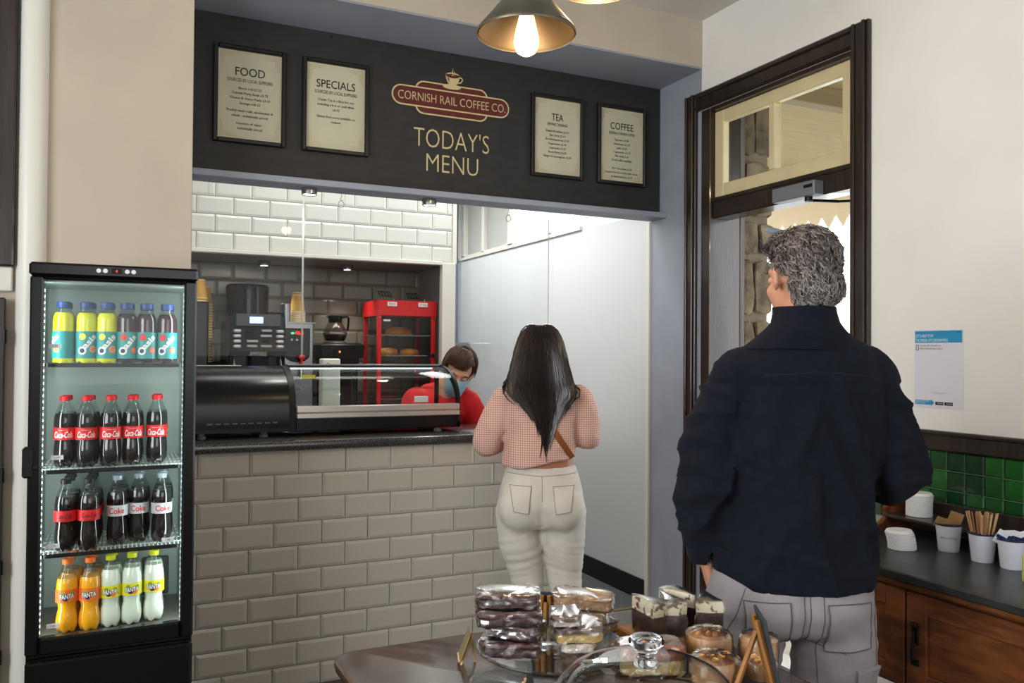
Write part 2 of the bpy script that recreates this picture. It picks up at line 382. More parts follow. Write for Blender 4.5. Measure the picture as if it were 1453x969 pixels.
# ---- menu fascia and ledge
mb = MB(); mb.box((.275,YB+.03,2.195), (XR,4.0,2.945))
struct(mb.build('wall_lintel', m_blue, smooth=0), 'lintel above the servery opening', 'wall')
slab('trim_9', (.275,3.865,2.196), (XR-.001,4.018,2.226), m_blue, 'blue-grey ledge below the menu board', 'trim', .003)

# ---- door in the right wall
m_iron = mat('dark_iron', (40,38,38), .4, metal=.8)
d1 = thing('door_1', 'tall dark wooden doorway with a cream glazed fanlight', 'door', (XR,0,0)); d1['kind'] = 'structure'
def casing(y0, y1, z0, z1, name='casing'):
    mb = MB(); mb.box((-.022,y0,z0), (.0,y1,z1), .004)
    if z1-z0 > 1: # vertical: moulded strips
        o_ = .012; mb.box((-.034,y0+o_,z0), (-.022,y0+.03,z1), .004); mb.box((-.03,y1-.022,z0), (-.022,y1-.006,z1), .003)
    else: mb.box((-.034,y0,z1-.03), (-.022,y1,z1-.008), .004); mb.box((-.03,y0,z0+.006), (-.022,y1,z0+.02), .003)
    return mb.build(name, m_dark, d1)
casing(3.585,3.675,0,2.815); casing(2.455,2.545,0,2.815); casing(2.545,3.585,2.72,2.815)
mb = MB(); mb.box((.0,3.487,0), (.2,3.6,2.72), .004); mb.build('jamb', m_dark, d1)
mb = MB(); mb.box((.0,2.535,0), (.2,2.572,2.72), .004); mb.build('jamb', m_dark, d1)
mb = MB(); mb.box((.0,2.572,2.7), (.2,3.487,2.72), .003); mb.build('head', m_dark, d1)
mb = MB(); mb.box((.02,2.572,2.14), (.14,3.487,2.246), .006); mb.box((.012,2.572,2.225), (.03,3.487,2.246), .003); mb.build('transom_rail', m_dark, d1)
fan = MB(); fan.box((.03,2.575,2.248), (.07,2.64,2.698), .004); fan.box((.03,3.42,2.248), (.07,3.487,2.698), .004)
fan.box((.03,2.64,2.248), (.07,3.42,2.315), .004); fan.box((.03,2.64,2.635), (.07,3.42,2.698), .004); fan.box((.026,3.045,2.315), (.07,3.085,2.635), .004)
fo = fan.build('fanlight_frame', m_creamw, d1)
for y0, y1 in((2.64,3.045),(3.085,3.42)): MB().box((.05,y0,2.315), (.055,y1,2.635)).build('pane', m_glass, fo, 0)
mb = MB(); mb.box((.2,3.487,0), (.235,3.54,2.72), .004); mb.build('outer_jamb', mat('daylit_jamb_wood', (92,84,78), .6, var=.25, vscale=6, stretch=(8,8,.6)), d1)  # grained dark jamb, light from outside put into its paler grey colour
dc = thing('door_closer', 'grey door closer box on the dark rail below the fanlight', 'door closer', (XR+.02,2.86,2.165))
MB().box((-.06,-.13,-.03), (0,.13,.035), .004).build('closer_body', mat('grey_metal', (128,132,138), .4, metal=.3), dc)
MB().box((-.062,-.12,.005), (-.059,-.07,.02)).build('maker_plate', mat('black_plastic', (18,18,20), .35), dc)
mb = MB(); mb.lathe([(.018,-.05),(.018,-.03)], 12, T(-.03,-.07,0)); mb.tube([(-.03,-.07,-.045), (.1,-.12,-.047)], .007, 8); mb.tube([(.1,-.12,-.047), (.22,-.24,-.047)], .006, 8); mb.build('closer_arm', m_iron, dc)

# stone outer wall seen in the door reveal
m_stone = mat('granite_rubble', (150,138,112), .9, var=0, vrgb=(98,92,80), vscale=9, bump=.9, bscale=24) 
MATS.pop('granite_rubble'); m_stone = mat('granite_rubble', (128,112,86), .9, var=.35, vrgb=(66,58,46), vscale=7, bump=1.0, bscale=22)
m_mort = mat('lime_mortar', (112,102,86), .95, bump=.6, bscale=50)
mb = MB(); mb.box((3.03,3.53,0), (3.22,4.3,3.4)); mb.box((3.0,2.0,2.9), (3.22,3.53,3.4)); mb.box((3.0,-3,0), (3.22,2.5,3.4))
wo = struct(mb.build('wall_outer', m_mort, smooth=0), 'thick outer wall of rough granite in the door reveal', 'wall')
def stone(a, b):
    a, b = V(a), V(b); mb = MB(); n = 5; rings = []
    c = (a+b)/2; h = (b-a)/2; sd = random.random()*50
    for k in range(n+1):
        z = -1+2*k/n; ring = []
        for (x, y) in((-1,-1),(0,-1),(1,-1),(1,0),(1,1),(0,1),(-1,1),(-1,0)):
            p = V((x, y, z)); q = p*(1-.1*max(0,(abs(x)+abs(y)+abs(z)-1.6))); q = V((q.x*h.x, q.y*h.y, q.z*h.z))+c
            q += V((noise.noise(q*7+V((sd,0,0))), noise.noise(q*7+V((0,sd,0))), noise.noise(q*7+V((0,0,sd)))))*.016; ring.append(q)
        rings.append(ring)
    mb.loft(rings); return mb.build('stone', m_stone, wo, 60)
z = 0.0
while z < 2.95:
    hh = random.uniform(.16,.34)
    if random.random() < .5: stone((3.04,3.5,z+.012), (3.245,3.66,z+hh))
    else:
        s = random.uniform(.35,.65); xm = 3.04+.205*s
        stone((3.04,3.505,z+.012), (xm-.006,3.66,z+hh)); stone((xm+.006,3.5,z+.012), (3.245,3.66,z+hh))
    z += hh+.012

# ---- outside: platform, canopy, post, hedge
m_pave = mat('pale_paving', (196,190,178), .85, var=.1, vscale=4, bump=.2, bscale=60)
slab('floor_platform', (3.0,-6,-.14), (9,26,-.04), m_pave, 'pale platform paving outside the door', 'floor')
can = thing('platform_canopy', 'cream boarded platform canopy outside the door', 'canopy', (6,6,3.05))
MB().box((-2.78,-6,.12), (1.0,2.5,.2)).build('canopy_roof', mat('cream_boards', (176,154,108), .7, var=.08, vscale=5, stretch=(1,9,1)), can, 0)
for y in range(-4, 2, 2): MB().box((-2.78,y,.0), (1.0,y+.1,.12), .005).build('rafter', mat('canopy_timber', (150,128,92), .6), can)
mb = MB(); mb.box((.96,-6,-.1), (1.0,2.5,.12)); 
for k in range(42):
    y = -6+k*.2; mb.add([(.97,y,-.1),(.97,y+.2,-.1),(.97,y+.1,-.24),(.99,y,-.1),(.99,y+.2,-.1),(.99,y+.1,-.24)], [(0,1,2),(5,4,3),(0,3,4,1),(1,4,5,2),(2,5,3,0)])
mb.build('valance', mat('cream_valance', (226,210,178), .6), can, 0)
MB().tube([(1.05,-6,-.02),(1.05,2.5,-.02)], .05, 8).build('gutter', mat('dark_gutter', (60,60,62), .5), can)
for i, (x, y) in enumerate(((6.9,8.2),(6.9,4.9))):
    p = thing('canopy_post', ['slim grey canopy post seen just left of the man\'s head','canopy post outside the door hidden behind the man'][i], 'post', (x,y,-.04), 0, 'canopy posts')
    MB().lathe([(.1,0),(.1,.12),(.06,.16),(.055,2.9),(.08,2.98)], 12).build('post_shaft', mat('grey_post_paint', (126,120,112), .5), p)
def bush(name, loc, r, n, label, lo, leafm):
    e = thing(name, label, 'bush', loc); rnd = random.Random(len(label)); mb = MB()
    for k in range(n):
        d = V((rnd.gauss(0,1), rnd.gauss(0,1), rnd.gauss(0,1))).normalized()*r*rnd.random()**.4; d.z = abs(d.z)*lo
        a = V((rnd.gauss(0,1), rnd.gauss(0,1), rnd.gauss(0,1))).normalized(); b = a.orthogonal().normalized(); s = .06+.07*rnd.random()
        mb.add([d-a*s, d+b*s*.5, d+a*s, d-b*s*.5], [(0,1,2,3)])
    f = mb.build('foliage', leafm, e, 0, False); f['kind'] = 'stuff'
    mb = MB(); mb.tube([(0,0,0),(0,0,r*.5)], .05, 6); mb.build('stem', mat('bark', (80,66,50), .9), e)
m_leaf = mat('leaf_green', (112,150,70), .6, var=.3, vscale=6)
bush('hedge_bush', (8.6,7.3,-.04), 1.1, 900, 'leafy green bush across the platform right of the man\'s head', 1.2, m_leaf)
# ------------------------------------------------------------------ menu board and signs
m_sign = mat('sign_cream', (206,190,140), .6); m_maroon = mat('sign_maroon', (92,30,26), .6)
m_frame = mat('black_frame', (16,15,15), .4); m_paper = mat('menu_paper', (190,188,162), .5, var=.03, vscale=6); m_ink = mat('print_ink', (40,34,30), .7); m_orn = mat('ornament_ink', (186,140,112), .7)
bd = thing('menu_board', 'long dark menu board over the servery with cream lettering and emblem', 'menu board', (1.535,YB,2.585))
BX, BZ = 1.535, 2.585
MB().box((.275-BX,0,2.2262-BZ), (XR-.002-BX,.02,2.941-BZ), .001).build('board_panel', m_black, bd, 0)
for px, py in((470,52),(640,78),(797,104),(460,255),(640,268),(811,285)):
    p = onY(px, py, YB); MB().lathe([(.006,0),(.006,.003),(.002,.004)], 10, FACE(p.x-BX,0,p.z-BZ)).build('screw_cap', m_frame, bd)
def fit(body, x0, x1, z0, z1, **k):
    vs, fs = text_geo(body, 1.0, **k); a, b = min(v[0] for v in vs), max(v[0] for v in vs); c, d = min(v[1] for v in vs), max(v[1] for v in vs)
    return [(x0+(x-a)/(b-a)*(x1-x0), z0+(y-c)/(d-c)*(z1-z0), 0) for x, y, z in vs], fs
def sign_text(name, body, x0, x1, z0, z1, m, off, parent, ox, oz, **k):
    vs, fs = fit(body, x0-ox, x1-ox, z0-oz, z1-oz, **k); return MB().add(vs, fs, FACE(0,-off,0)).build(name, m, parent, 0, False)
EX, EZ = 1.523-BX, 2.697-BZ
mb = MB(); mb.prism(rrect(.392,.166,.045), 0, .0015, FACE(EX,0,EZ)); mb.build('emblem_back_outline', m_sign, bd, 0)
mb = MB(); mb.prism(rrect(.378,.152,.04), 0, .0022, FACE(EX,0,EZ)); mb.build('emblem_back_field', m_maroon, bd, 0)
mb = MB(); mb.prism(rrect(.634,.1,.0495), 0, .003, FACE(EX,0,EZ)); mb.build('emblem_band_outline', m_sign, bd, 0)
mb = MB(); mb.prism(rrect(.62,.086,.0425), 0, .0037, FACE(EX,0,EZ)); mb.build('emblem_band_field', m_maroon, bd, 0)
sign_text('emblem_lettering', 'CORNISH RAIL COFFEE CO.', 1.238, 1.818, 2.676, 2.718, m_sign, .0042, bd, BX, BZ, weight=-.008)['kind'] = 'stuff'
def ell(cx, cy, a, b, n=20): return [(cx+a*math.cos(2*PI*k/n), cy+b*math.sin(2*PI*k/n)) for k in range(n)]
cupx, cupz = 1.523-BX, 2.77-BZ
mb = MB(); mb.prism(ell(-.003,.0,.049,.013), 0, .0045, FACE(cupx,0,cupz)); mb.prism([(-.036,.062),(-.034,.04),(-.022,.016),(-.01,.008),(.014,.008),(.026,.018),(.036,.04),(.038,.062)], 0, .0055, FACE(cupx,0,cupz))
mb.prism(ell(.001,.058,.038,.014), 0, .0055, FACE(cupx,0,cupz))
mb.tube([(.034,.052,.004),(.05,.05,.004),(.054,.04,.004),(.046,.028,.004),(.03,.022,.004)], .0035, 6, FACE(cupx,0,cupz)); mb.build('emblem_cup', m_sign, bd, 0)
mb = MB(); mb.prism(ell(.001,.056,.031,.009), 0, .006, FACE(cupx,0,cupz)); mb.prism([(-.03,.05),(-.026,.036),(-.016,.018),(-.02,.04)], 0, .006, FACE(cupx,0,cupz)); mb.build('emblem_coffee', m_maroon, bd, 0)
mb = MB(); mb.tube([(-.004,.055,.006),(.004,.066,.006),(-.003,.078,.006),(.003,.092,.006)], [.003,.003,.0025,.001], 6, FACE(cupx,0,cupz)); mb.tube([(.008,.058,.006),(.012,.068,.006),(.007,.08,.006)], [.002,.002,.001], 6, FACE(cupx,0,cupz)); mb.build('emblem_steam', m_sign, bd, 0)
sign_text('heading_lettering', "TODAY'S", 1.321, 1.728, 2.452, 2.548, m_sign, .002, bd, BX, BZ, weight=-.012)
sign_text('heading_lettering', 'MENU', 1.388, 1.668, 2.332, 2.42, m_sign, .002, bd, BX, BZ, weight=-.012)

def menu(label, cx, title, tw, sub, subw, lines):
    t = thing('framed_menu', label, 'menu', (cx, YB, 2.585), 0, 'framed menus on the black board')
    W, Hh = .318, .44; mb = MB()
    for a, b in(((-W/2,-.022,-Hh/2),(-W/2+.02,0,Hh/2)), ((W/2-.02,-.022,-Hh/2),(W/2,0,Hh/2)), ((-W/2+.02,-.022,-Hh/2),(W/2-.02,0,-Hh/2+.02)), ((-W/2+.02,-.022,Hh/2-.02),(W/2-.02,0,Hh/2))): mb.box(a, b, .004)
    mb.build('frame', m_frame, t)
    MB().box((-W/2+.018,-.006,-Hh/2+.018), (W/2-.018,-.001,Hh/2-.018)).build('menu_sheet', m_paper, t, 0)
    mb = MB()
    for sx in(-1,1):
        for sz in(-1,1):
            for k, (lx, lz) in enumerate(((.07,.07),(.055,.055),(.03,.03))):
                e = .012+.007*k; x = sx*(W/2-.02-e); z = sz*(Hh/2-.02-e)
                mb.box((min(x,x-sx*lx),-.0068,z-.0007), (max(x,x-sx*lx),-.006,z+.0007)); mb.box((x-.0007,-.0068,min(z,z-sz*lz)), (x+.0007,-.006,max(z,z-sz*lz)))
    mb.build('corner_ornament', m_orn, t, 0)['kind'] = 'stuff'
    z = Hh/2-.02-.112
    sign_text('title_lettering', title, -tw/2, tw/2, z, z+.038, m_ink, .0072, t, 0, 0, weight=.006)
    sign_text('subtitle_lettering', sub, -subw/2, subw/2, z-.028, z-.013, m_ink, .0072, t, 0, 0, weight=.006)
    mb = MB(); zz = z-.062
    for s in lines:
        if s:
            vs, fs = text_geo(s, .0165, res=1, sx=.92, weight=.0002); mb.add(vs, fs, FACE(0,-.0072,zz))
        zz -= .0225 if s else .012
    mb.build('price_list_lettering', m_ink, t, 0, False)['kind'] = 'stuff'
P = '£'
menu('framed FOOD menu, leftmost on the black board', .54, 'FOOD', .13, 'SOURCED BY LOCAL SUPPLIERS', .2, ['Bacon roll £3.25','Cornish Pasty Steak £3.75','Cheese & Onion Pasty £3.60','Sausage roll £2','','Freshly made rolls, sandwiches &','salads - individually priced','','Selection of cakes -','individually priced'])
menu('framed SPECIALS menu, between the FOOD menu and the emblem', .932, 'SPECIALS', .185, 'SOURCED BY LOCAL SUPPLIERS', .2, ['Cream Tea in a Box for one','including a hot or cold drink','£4.95','','Gluten free scone available on','request'])
menu('framed TEA menu, just right of the emblem', 2.125, 'TEA', .07, 'SERVING TWININGS', .12, ['English Breakfast £2.00','Earl Grey £2.10','Decaffeinated tea £2.05','Peppermint £2.05','Camomile £2.05','Berry Berry £2.05','Ginger & Lemongrass £2.05'])
menu('framed COFFEE menu, rightmost on the black board', 2.532, 'COFFEE', .15, 'SERVING CORNISH COFFEE', .17, ['Espresso £1.85','Americano £2.30','Latte £2.65','Cappuccino £2.65','Flat white 2.60','Decaf coffee available','','','Hot Chocolate £2.65','Luxury Hot Chocolate with cream','& marshmallows £3.00'])

# ------------------------------------------------------------------ spotlights, hooks, hanging screens
m_chrome = mat('brushed_chrome', (170,168,165), .22, metal=1); m_bulb = mat('spot_lens', (255,255,255), .3, emit=(235,240,255), estr=14)
for lab, x, y, z in(('small steel spotlight under the ledge, the left one above the serving counter', .815,3.94,2.196), ('small steel spotlight under the ledge, the right one above the serving counter', 1.41,3.94,2.196),
                    ('small steel spotlight in the niche ceiling above the coffee machine', .82,5.27,1.985), ('small steel spotlight in the niche ceiling left of the red food warmer', 1.335,5.27,1.985)):
    t = thing('spotlight', lab, 'spotlight', (x,y,z), 0, 'small steel spotlights')
    MB().lathe([(.036,0),(.037,-.003),(.037,-.03),(.033,-.034),(.03,-.03),(.03,-.028)], 20).build('housing', m_chrome, t)
    MB().lathe([(.029,-.03),(.029,-.0285)], 16).build('lens', m_bulb, t)
    l = bpy.data.lights.new('spot_lamp', 'SPOT'); l.energy = 9; l.spot_size = 1.7; l.spot_blend = .6; l.shadow_soft_size = .03; l.color = (1,.96,.9)
    lo = bpy.data.objects.new('spot_lamp', l); COL.objects.link(lo); lo.location = (0,0,-.045); lo.parent = t
m_wire = mat('steel_wire', (120,120,118), .35, metal=.9)
for lab, px in(('wire hook and ring under the ledge, above the coffee machines', 484), ('wire hook and ring under the ledge, in front of the high window', 721)):
    p = onY(px, 280, 3.99); t = thing('ceiling_hook', lab, 'hook', (p.x, 3.985, 2.196), 0, 'hooks under the ledge')
    MB().tube([(0,0,.0),(.002,0,-.02),(-.006,0,-.03),(0,0,-.04),(.006,0,-.033)], .0016, 6).build('hook_wire', m_wire, t)
    MB().tube([(.017*math.cos(a)*.8, 0, -.056-.017*math.sin(a)) for a in [2*PI*k/16 for k in range(17)]], .0016, 6).build('ring', m_wire, t)
m_acr = glassy('acrylic_sheet', (.985,.99,.99), .12, .015)
m_edge = glassy('acrylic_edge', (.8,.86,.84), 1.0, .1); m_edge2 = mat('acrylic_polished_edge', (205,210,206), .3, alpha=.55)
xa = onY(430, 400, 3.995).x; xb = onY(778, 400, 3.995).x; zb = onY(650, 507, 3.995).z
for lab, x0, x1, z0 in(('clear hanging plastic screen in front of the red warmer and the staff member', xa, xb, zb), ('clear hanging plastic screen in front of the coffee machine', .3, xa-.004, zb)):
    t = thing('plastic_screen', lab, 'screen', ((x0+x1)/2, 3.995, z0), 0, 'hanging plastic screens')
    hw = (x1-x0)/2; MB().box((-hw,-.002,0), (hw,.002,2.15-z0)).build('sheet', m_acr, t, 0)
    for s in(-1,1): MB().box((s*hw-.0022,-.0024,0), (s*hw+.0022,.0024,2.15-z0)).build('polished_edge', m_edge2, t, 0)
    for s in(-.7,.7): MB().tube([(s*hw,0,2.14-z0),(s*hw,0,2.196-z0)], .001, 5).build('hanging_line', m_wire, t)

# ------------------------------------------------------------------ chilled display case on the counter
m_blk = mat('black_enamel', (8,8,9), .26, spec=.35); m_blkm = mat('black_matt', (13,13,14), .5, spec=.3); m_alu = mat('satin_aluminium', (196,188,180), .28, metal=.75)
m_cglass = glassy('case_glass', (.93,.96,.95), .35, .02)
dc = thing('display_case', 'black countertop chilled display case with curved glass front', 'display case', (1.0,3.78,1.05))
def prof_case(y0, z0, n=10, in_=0):
    pts = [(0+in_,.135)]
    for k in range(1, n+1):
        a = PI/2*k/n; pts.append((.25-(.25-in_)*math.cos(a), .135+(.175-in_)*math.sin(a)))
    return pts
cp = prof_case(0,0)
def case_section(x0, x1, pts, extra): 
    poly = pts+extra; return [[V((x,y,z)) for y, z in poly] for x in(x0,x1)]
XL_, XM, XE = .3-1.0, .705-1.0, 1.52-1.0
mb = MB(); mb.loft(case_section(XL_, XM, cp, [(.31,.31),(.31,.025),(.0,.025),(-.004,.06)])); mb.build('machine_housing', m_blk, dc)
mb = MB(); mb.loft(case_section(XM, XM+.028, [(y-.004,z+.003) for y, z in cp], [(.31,.313),(.31,.02),(-.004,.02)])); mb.build('divider_band', m_blkm, dc)
mb = MB(); mb.box((XM+.028,.0,.02), (XE-.012,.31,.09), .004); mb.box((XM+.028,.03,.09), (XE-.012,.29,.1)); mb.build('base', m_blk, dc)
mb = MB(); mb.box((XM+.03,-.012,.078), (XE-.005,.012,.104), .004); mb.box((XM+.03,-.01,.105), (XE-.005,.012,.135), .004); mb.build('front_trim', m_alu, dc)
ga, gb = cp, [(y+.004,z-.004) for y, z in cp[::-1]]
mb = MB(); mb.loft([[V((x,y,z)) for y, z in ga+gb] for x in(XM+.03, XE-.014)]); mb.build('curved_glass', m_cglass, dc)
arc = [(y-.003,z+.002) for y, z in cp]; arc2 = [(y+.02,z-.022) for y, z in cp[::-1]]
mb = MB(); mb.loft([[V((x,y,z)) for y, z in [(-.003,.02)]+arc+arc2+[(.02,.02)]] for x in(XE-.014, XE)]); mb.box((XE-.014,-.003,.02), (XE,.31,.05), .002); mb.build('end_frame', m_blkm, dc)
MB().loft([[V((x,y,z)) for y, z in [(.01,.05)]+[(y+.008,z-.008) for y, z in cp]+[(.3,.3),(.3,.05)]] for x in(XE-.009, XE-.005)]).build('end_glass', m_cglass, dc)
mb = MB(); mb.box((XM+.03,.24,.305), (XE,.31,.318), .003); mb.box((XM+.03,.297,.1), (XM+.05,.31,.305)); mb.box((XE-.02,.297,.1), (XE,.31,.305)); mb.box((XM+.36,.297,.1), (XM+.38,.31,.305)); mb.build('top_and_back_frame', m_blkm, dc)
MB().box((XM+.03,.235,.312), (XE-.02,.25,.3195), .002).build('top_glass_strip', mat('green_grey_strip', (120,128,126), .25), dc)
MB().box((XM+.06,.1,.2), (XE-.04,.28,.206), .001).build('glass_shelf', m_cglass, dc)
mb = MB(); mb.box((XM+.05,.26,.294), (XE-.05,.272,.302)); mb.build('lamp_tube', mat('case_lamp', (255,255,255), .4, emit=(240,245,255), estr=1.2), dc)
MB().box((XM+.07,.08,.255), (XM+.13,.083,.272)).build('price_tag', mat('yellow_card', (206,206,40), .6), dc)
MB().box((XM+.62,.11,.135), (XM+.69,.115,.165), .002).build('price_tag', mat('white_card', (225,224,220), .6), dc)
for x in (.342-1, .60-1, 1.42-1):
    for y in(.04,.27): MB().lathe([(.018,-.0),(.02,.006),(.014,.012),(.014,.026)], 12, T(x,y,0)).build('foot', mat('grey_rubber', (110,108,104), .6), dc)
for k in range(9): MB().box((XL_+.06+k*.034,-.0055,.062), (XL_+.082+k*.034,-.001,.068)).build('vent_slot', mat('vent_grey', (92,92,92), .5), dc)
br = thing('leaflet', 'white leaflet lying on the black end of the display case', 'leaflet', (.44,4.055,1.3608), .05)
MB().box((-.12,-.028,0), (.09,.03,.002)).build('sheet', mat('white_card', (225,224,220), .6), br, 0); MB().prism([(-.08,-.02),(-.05,.005),(-.03,-.01),(-.02,-.022)], .002, .0026).build('leaflet_print', mat('leaf_print', (120,160,40), .6), br, 0)
tb = thing('white_tub', 'white plastic tub standing behind the display case', 'tub', (.98,4.2,1.05))
mb = MB(); mb.box((-.045,-.04,0), (.045,.04,.345), .006); mb.build('tub_body', mat('white_plastic', (222,220,212), .4), tb)
mb = MB(); mb.tube([(-.02,-.042,.325),(-.012,-.052,.32),(-.01,-.052,.305),(-.016,-.042,.3)], .003, 6); mb.build('tub_handle', mat('grey_plastic', (150,150,150), .4), tb)
bt = MB().box((.86,4.12,1.008), (1.1,4.26,1.05), .004).build('counter_shelf', m_gran); tag(bt, 'small granite shelf behind the display case', 'shelf')

# ------------------------------------------------------------------ machines in the niche
m_steel = mat('brushed_steel', (150,152,155), .3, metal=.9); m_btn = mat('silver_button', (205,205,205), .3, metal=.3)
cmx = thing('coffee_machine', 'black bean-to-cup coffee machine with bean hopper and lit screen', 'coffee machine', (.735,4.9,.97))
mb = MB(); mb.box((-.15,.1,0), (.16,.5,.64), .012); mb.build('body', m_blk, cmx)
mb = MB(); R = []
for z, y in((.43,.03),(.46,.0),(.56,.02),(.66,.06),(.685,.09)): R.append([V((-.155,y,z)),V((.158,y,z)),V((.158,.16,z)),V((-.155,.16,z))])
mb.loft(R); mb.build('front_panel', m_blk, cmx, 20)
mb = MB(); mb.box((-.12,.022,.60), (.13,.05,.672), .004); mb.build('header_strip', mat('gunmetal', (66,66,68), .35, metal=.5), cmx)
MB().box((-.045,.018,.618), (.03,.03,.655), .002).build('screen', mat('lit_screen', (150,170,240), .3, emit=(170,185,255), estr=1.6), cmx)
for k in range(4):
    for x in(-.135,.1): MB().box((x,-.012,.565-k*.029), (x+.042,.02,.582-k*.029), .007).build('push_button', m_btn, cmx)
for x, z, wd in((-.07,.575,.05),(.02,.575,.055),(-.07,.545,.05),(.015,.545,.06),(-.06,.515,.06),(.02,.517,.04),(-.06,.487,.055),(.015,.487,.06)): MB().box((x,-.002,z-.004), (x+wd,.02,z+.008), .001).build('label_plate', mat('label_silver', (180,180,178), .4) if wd > .05 else m_blkm, cmx)
lettering('maker_lettering', 'SPINEL', .03, mat('label_silver', (180,180,178), .4), cmx, FACE(0,-.001,.435), width=.1, shear=.3)
mb = MB(); mb.lathe([(.115,.66),(.118,.67),(.118,.76),(.112,.765)], 28, T(-.04,.16,0)); mb.build('coffee_beans', mat('dark_beans', (28,20,16), .5, bump=.6, bscale=80), cmx)
mb = MB(); mb.lathe([(.119,.66),(.12,.82),(.117,.82),(.1165,.661)], 28, T(-.04,.16,0), cap=False); mb.build('hopper', glassy('smoked_hopper', (.4,.35,.28), .6, .05), cmx)
mb = MB(); mb.lathe([(.124,.815),(.126,.83),(.11,.845),(.06,.85),(.001,.85)], 28, T(-.04,.16,0)); mb.build('hopper_lid', m_blk, cmx)
mb = MB(); mb.box((-.04,.01,.34), (.06,.12,.44), .012); mb.tube([(-.015,.03,.34),(-.015,.03,.3)], .009, 8); mb.tube([(.03,.03,.34),(.03,.03,.3)], .009, 8); mb.build('spout', m_blkm, cmx)
for s, x in((-1,-.12),(1,.13)): MB().tube([(x,.06,.43),(x+s*.004,.03,.38),(x-s*.03,.02,.33)], .006, 8).build('steam_wand', m_steel, cmx)
MB().box((-.15,-.02,0), (.16,.1,.06), .006).build('drip_tray', m_steel, cmx)

blr = thing('water_boiler', 'steel hot water boiler with black front panel and red tap', 'water boiler', (1.0,5.1,.97))
MB().box((-.085,0,0), (.09,.38,.635), .006).build('body', m_steel, blr)
MB().box((-.1,-.01,.627), (.105,.4,.637), .002).build('top_plate', m_steel, blr)
pl = [(-.082,.6),(.068,.6),(.068,.44)]+[(-.007+.075*math.cos(a), .44+.075*math.sin(a)*.6) for a in [-PI*k/10 for k in range(1,10)]]+[(-.082,.44)]
MB().prism([(x,z) for x, z in pl], 0, .004, FACE(0,0,0)).build('control_panel', m_blk, blr, 0)
for x, c in((-.045,(60,230,110)),): MB().box((x,-.006,.565), (x+.018,-.003,.574)).build('indicator', mat('green_led', c, .4, emit=c, estr=3), blr)
lettering('display_digits', '96.5', .03, mat('red_led', (255,40,30), .4, emit=(255,40,30), estr=3), blr, FACE(.005,-.0045,.562), width=.05)
for k in range(3): MB().lathe([(.006,0),(.006,.003)], 10, FACE(-.04+k*.03,-.003,.53)).build('key', m_btn, blr)
mb = MB(); mb.box((-.008,-.05,.415), (.03,-.0,.44), .005); mb.box((.003,-.05,.36), (.018,-.03,.42), .004); mb.build('tap_lever', mat('red_plastic', (205,30,24), .35), blr)
mb = MB(); mb.tube([(.01,.0,.37),(.01,-.04,.37),(.01,-.045,.3)], .01, 10); mb.build('tap', m_chrome, blr)

m_cup = mat('kraft_cup', (206,160,70), .6, var=.06, vscale=30); m_rim = mat('cup_rim', (232,214,170), .5)
def cup_meshes():
    a = MB().lathe([(.043,.004),(.03,.112),(.029,.112),(.0285,.106),(.0005,.106)], 20); b = MB().lathe([(.0435,0),(.0455,.002),(.0455,.006),(.0435,.008),(.042,.004)], 20)
    c = MB().lathe([(.0312,.098),(.0302,.1125),(.028,.113)], 20, cap=False)
    return a.mesh('cup_wall', m_cup), b.mesh('rim', m_rim), c.mesh('base_band', m_rim)
CUPM = cup_meshes()
def paper_cups(x, y, z, n, step, where, group):
    for k in range(n):
        lab = ('top paper cup of %s' if k == n-1 else 'upturned kraft paper cup inside %s') % where
        t = thing('paper_cup', lab, 'paper cup', (x,y,z+k*step), random.random()*6, group)
        link('cup_wall', CUPM[0], t); link('rim', CUPM[1], t)
        if k == n-1: link('base_band', CUPM[2], t)
paper_cups(1.015,5.2,1.607,6,.0115,'the front stack on the steel water boiler','cups stacked on the boiler')
paper_cups(1.03,5.31,1.607,8,.0115,'the rear stack on the steel water boiler','cups in the rear stack on the boiler')
o = MB().lathe([(.03,0),(.031,.11),(.028,.112),(.027,.1)], 18, T(.935,5.17,1.607)).build('steel_jug', m_steel); tag(o, 'small steel jug beside the paper cups on the boiler', 'jug')
o = MB().lathe([(.026,0),(.027,.1),(.024,.102)], 18, T(.975,5.38,1.607)).build('steel_jug', m_steel); tag(o, 'second steel jug behind the paper cups on the boiler', 'jug')
o = MB().box((.3,5.0,.97), (.478,5.22,1.708), .008).build('black_cabinet_box', m_blk); tag(o, 'tall black box in the niche beside the fridge, with paper cups on it', 'box')
paper_cups(.437,5.11,1.709,2,.018,'the short stack on the tall black box','cups on the black box')
o = MB().box((.4,5.26,.97), (.58,5.42,1.36), .006).build('cup_stand', m_blkm); tag(o, 'low black stand under the tall column of paper cups', 'stand')
paper_cups(.487,5.33,1.361,22,.0163,'the tall column of paper cups beside the black box','cups in the tall column')

fm = thing('filter_coffee_maker', 'black filter coffee maker keeping a glass pot warm', 'coffee maker', (1.265,5.05,.97))
mb = MB(); mb.box((-.1,.04,0), (.1,.3,.3), .01); mb.build('body', m_blk, fm)
mb = MB(); mb.loft([[V((-.13,.0,.42)),V((.12,.0,.42)),V((.12,.34,.42)),V((-.13,.34,.42))],[V((-.14,.0,.5)),V((.13,.0,.5)),V((.13,.34,.5)),V((-.14,.34,.5))],[V((-.12,.03,.515)),V((.11,.03,.515)),V((.11,.34,.515)),V((-.12,.34,.515))]]); mb.loft([[V((-.09,.02,.29)),V((.09,.02,.29)),V((.09,.3,.29)),V((-.09,.3,.29))],[V((-.11,.02,.42)),V((.1,.02,.42)),V((.1,.3,.42)),V((-.11,.3,.42))]]); mb.build('hot_plate_housing', m_blk, fm)
MB().box((-.03,-.003,.455), (-.022,.0,.465)).build('power_light', mat('amber_led', (255,120,40), .4, emit=(255,120,40), estr=4), fm)
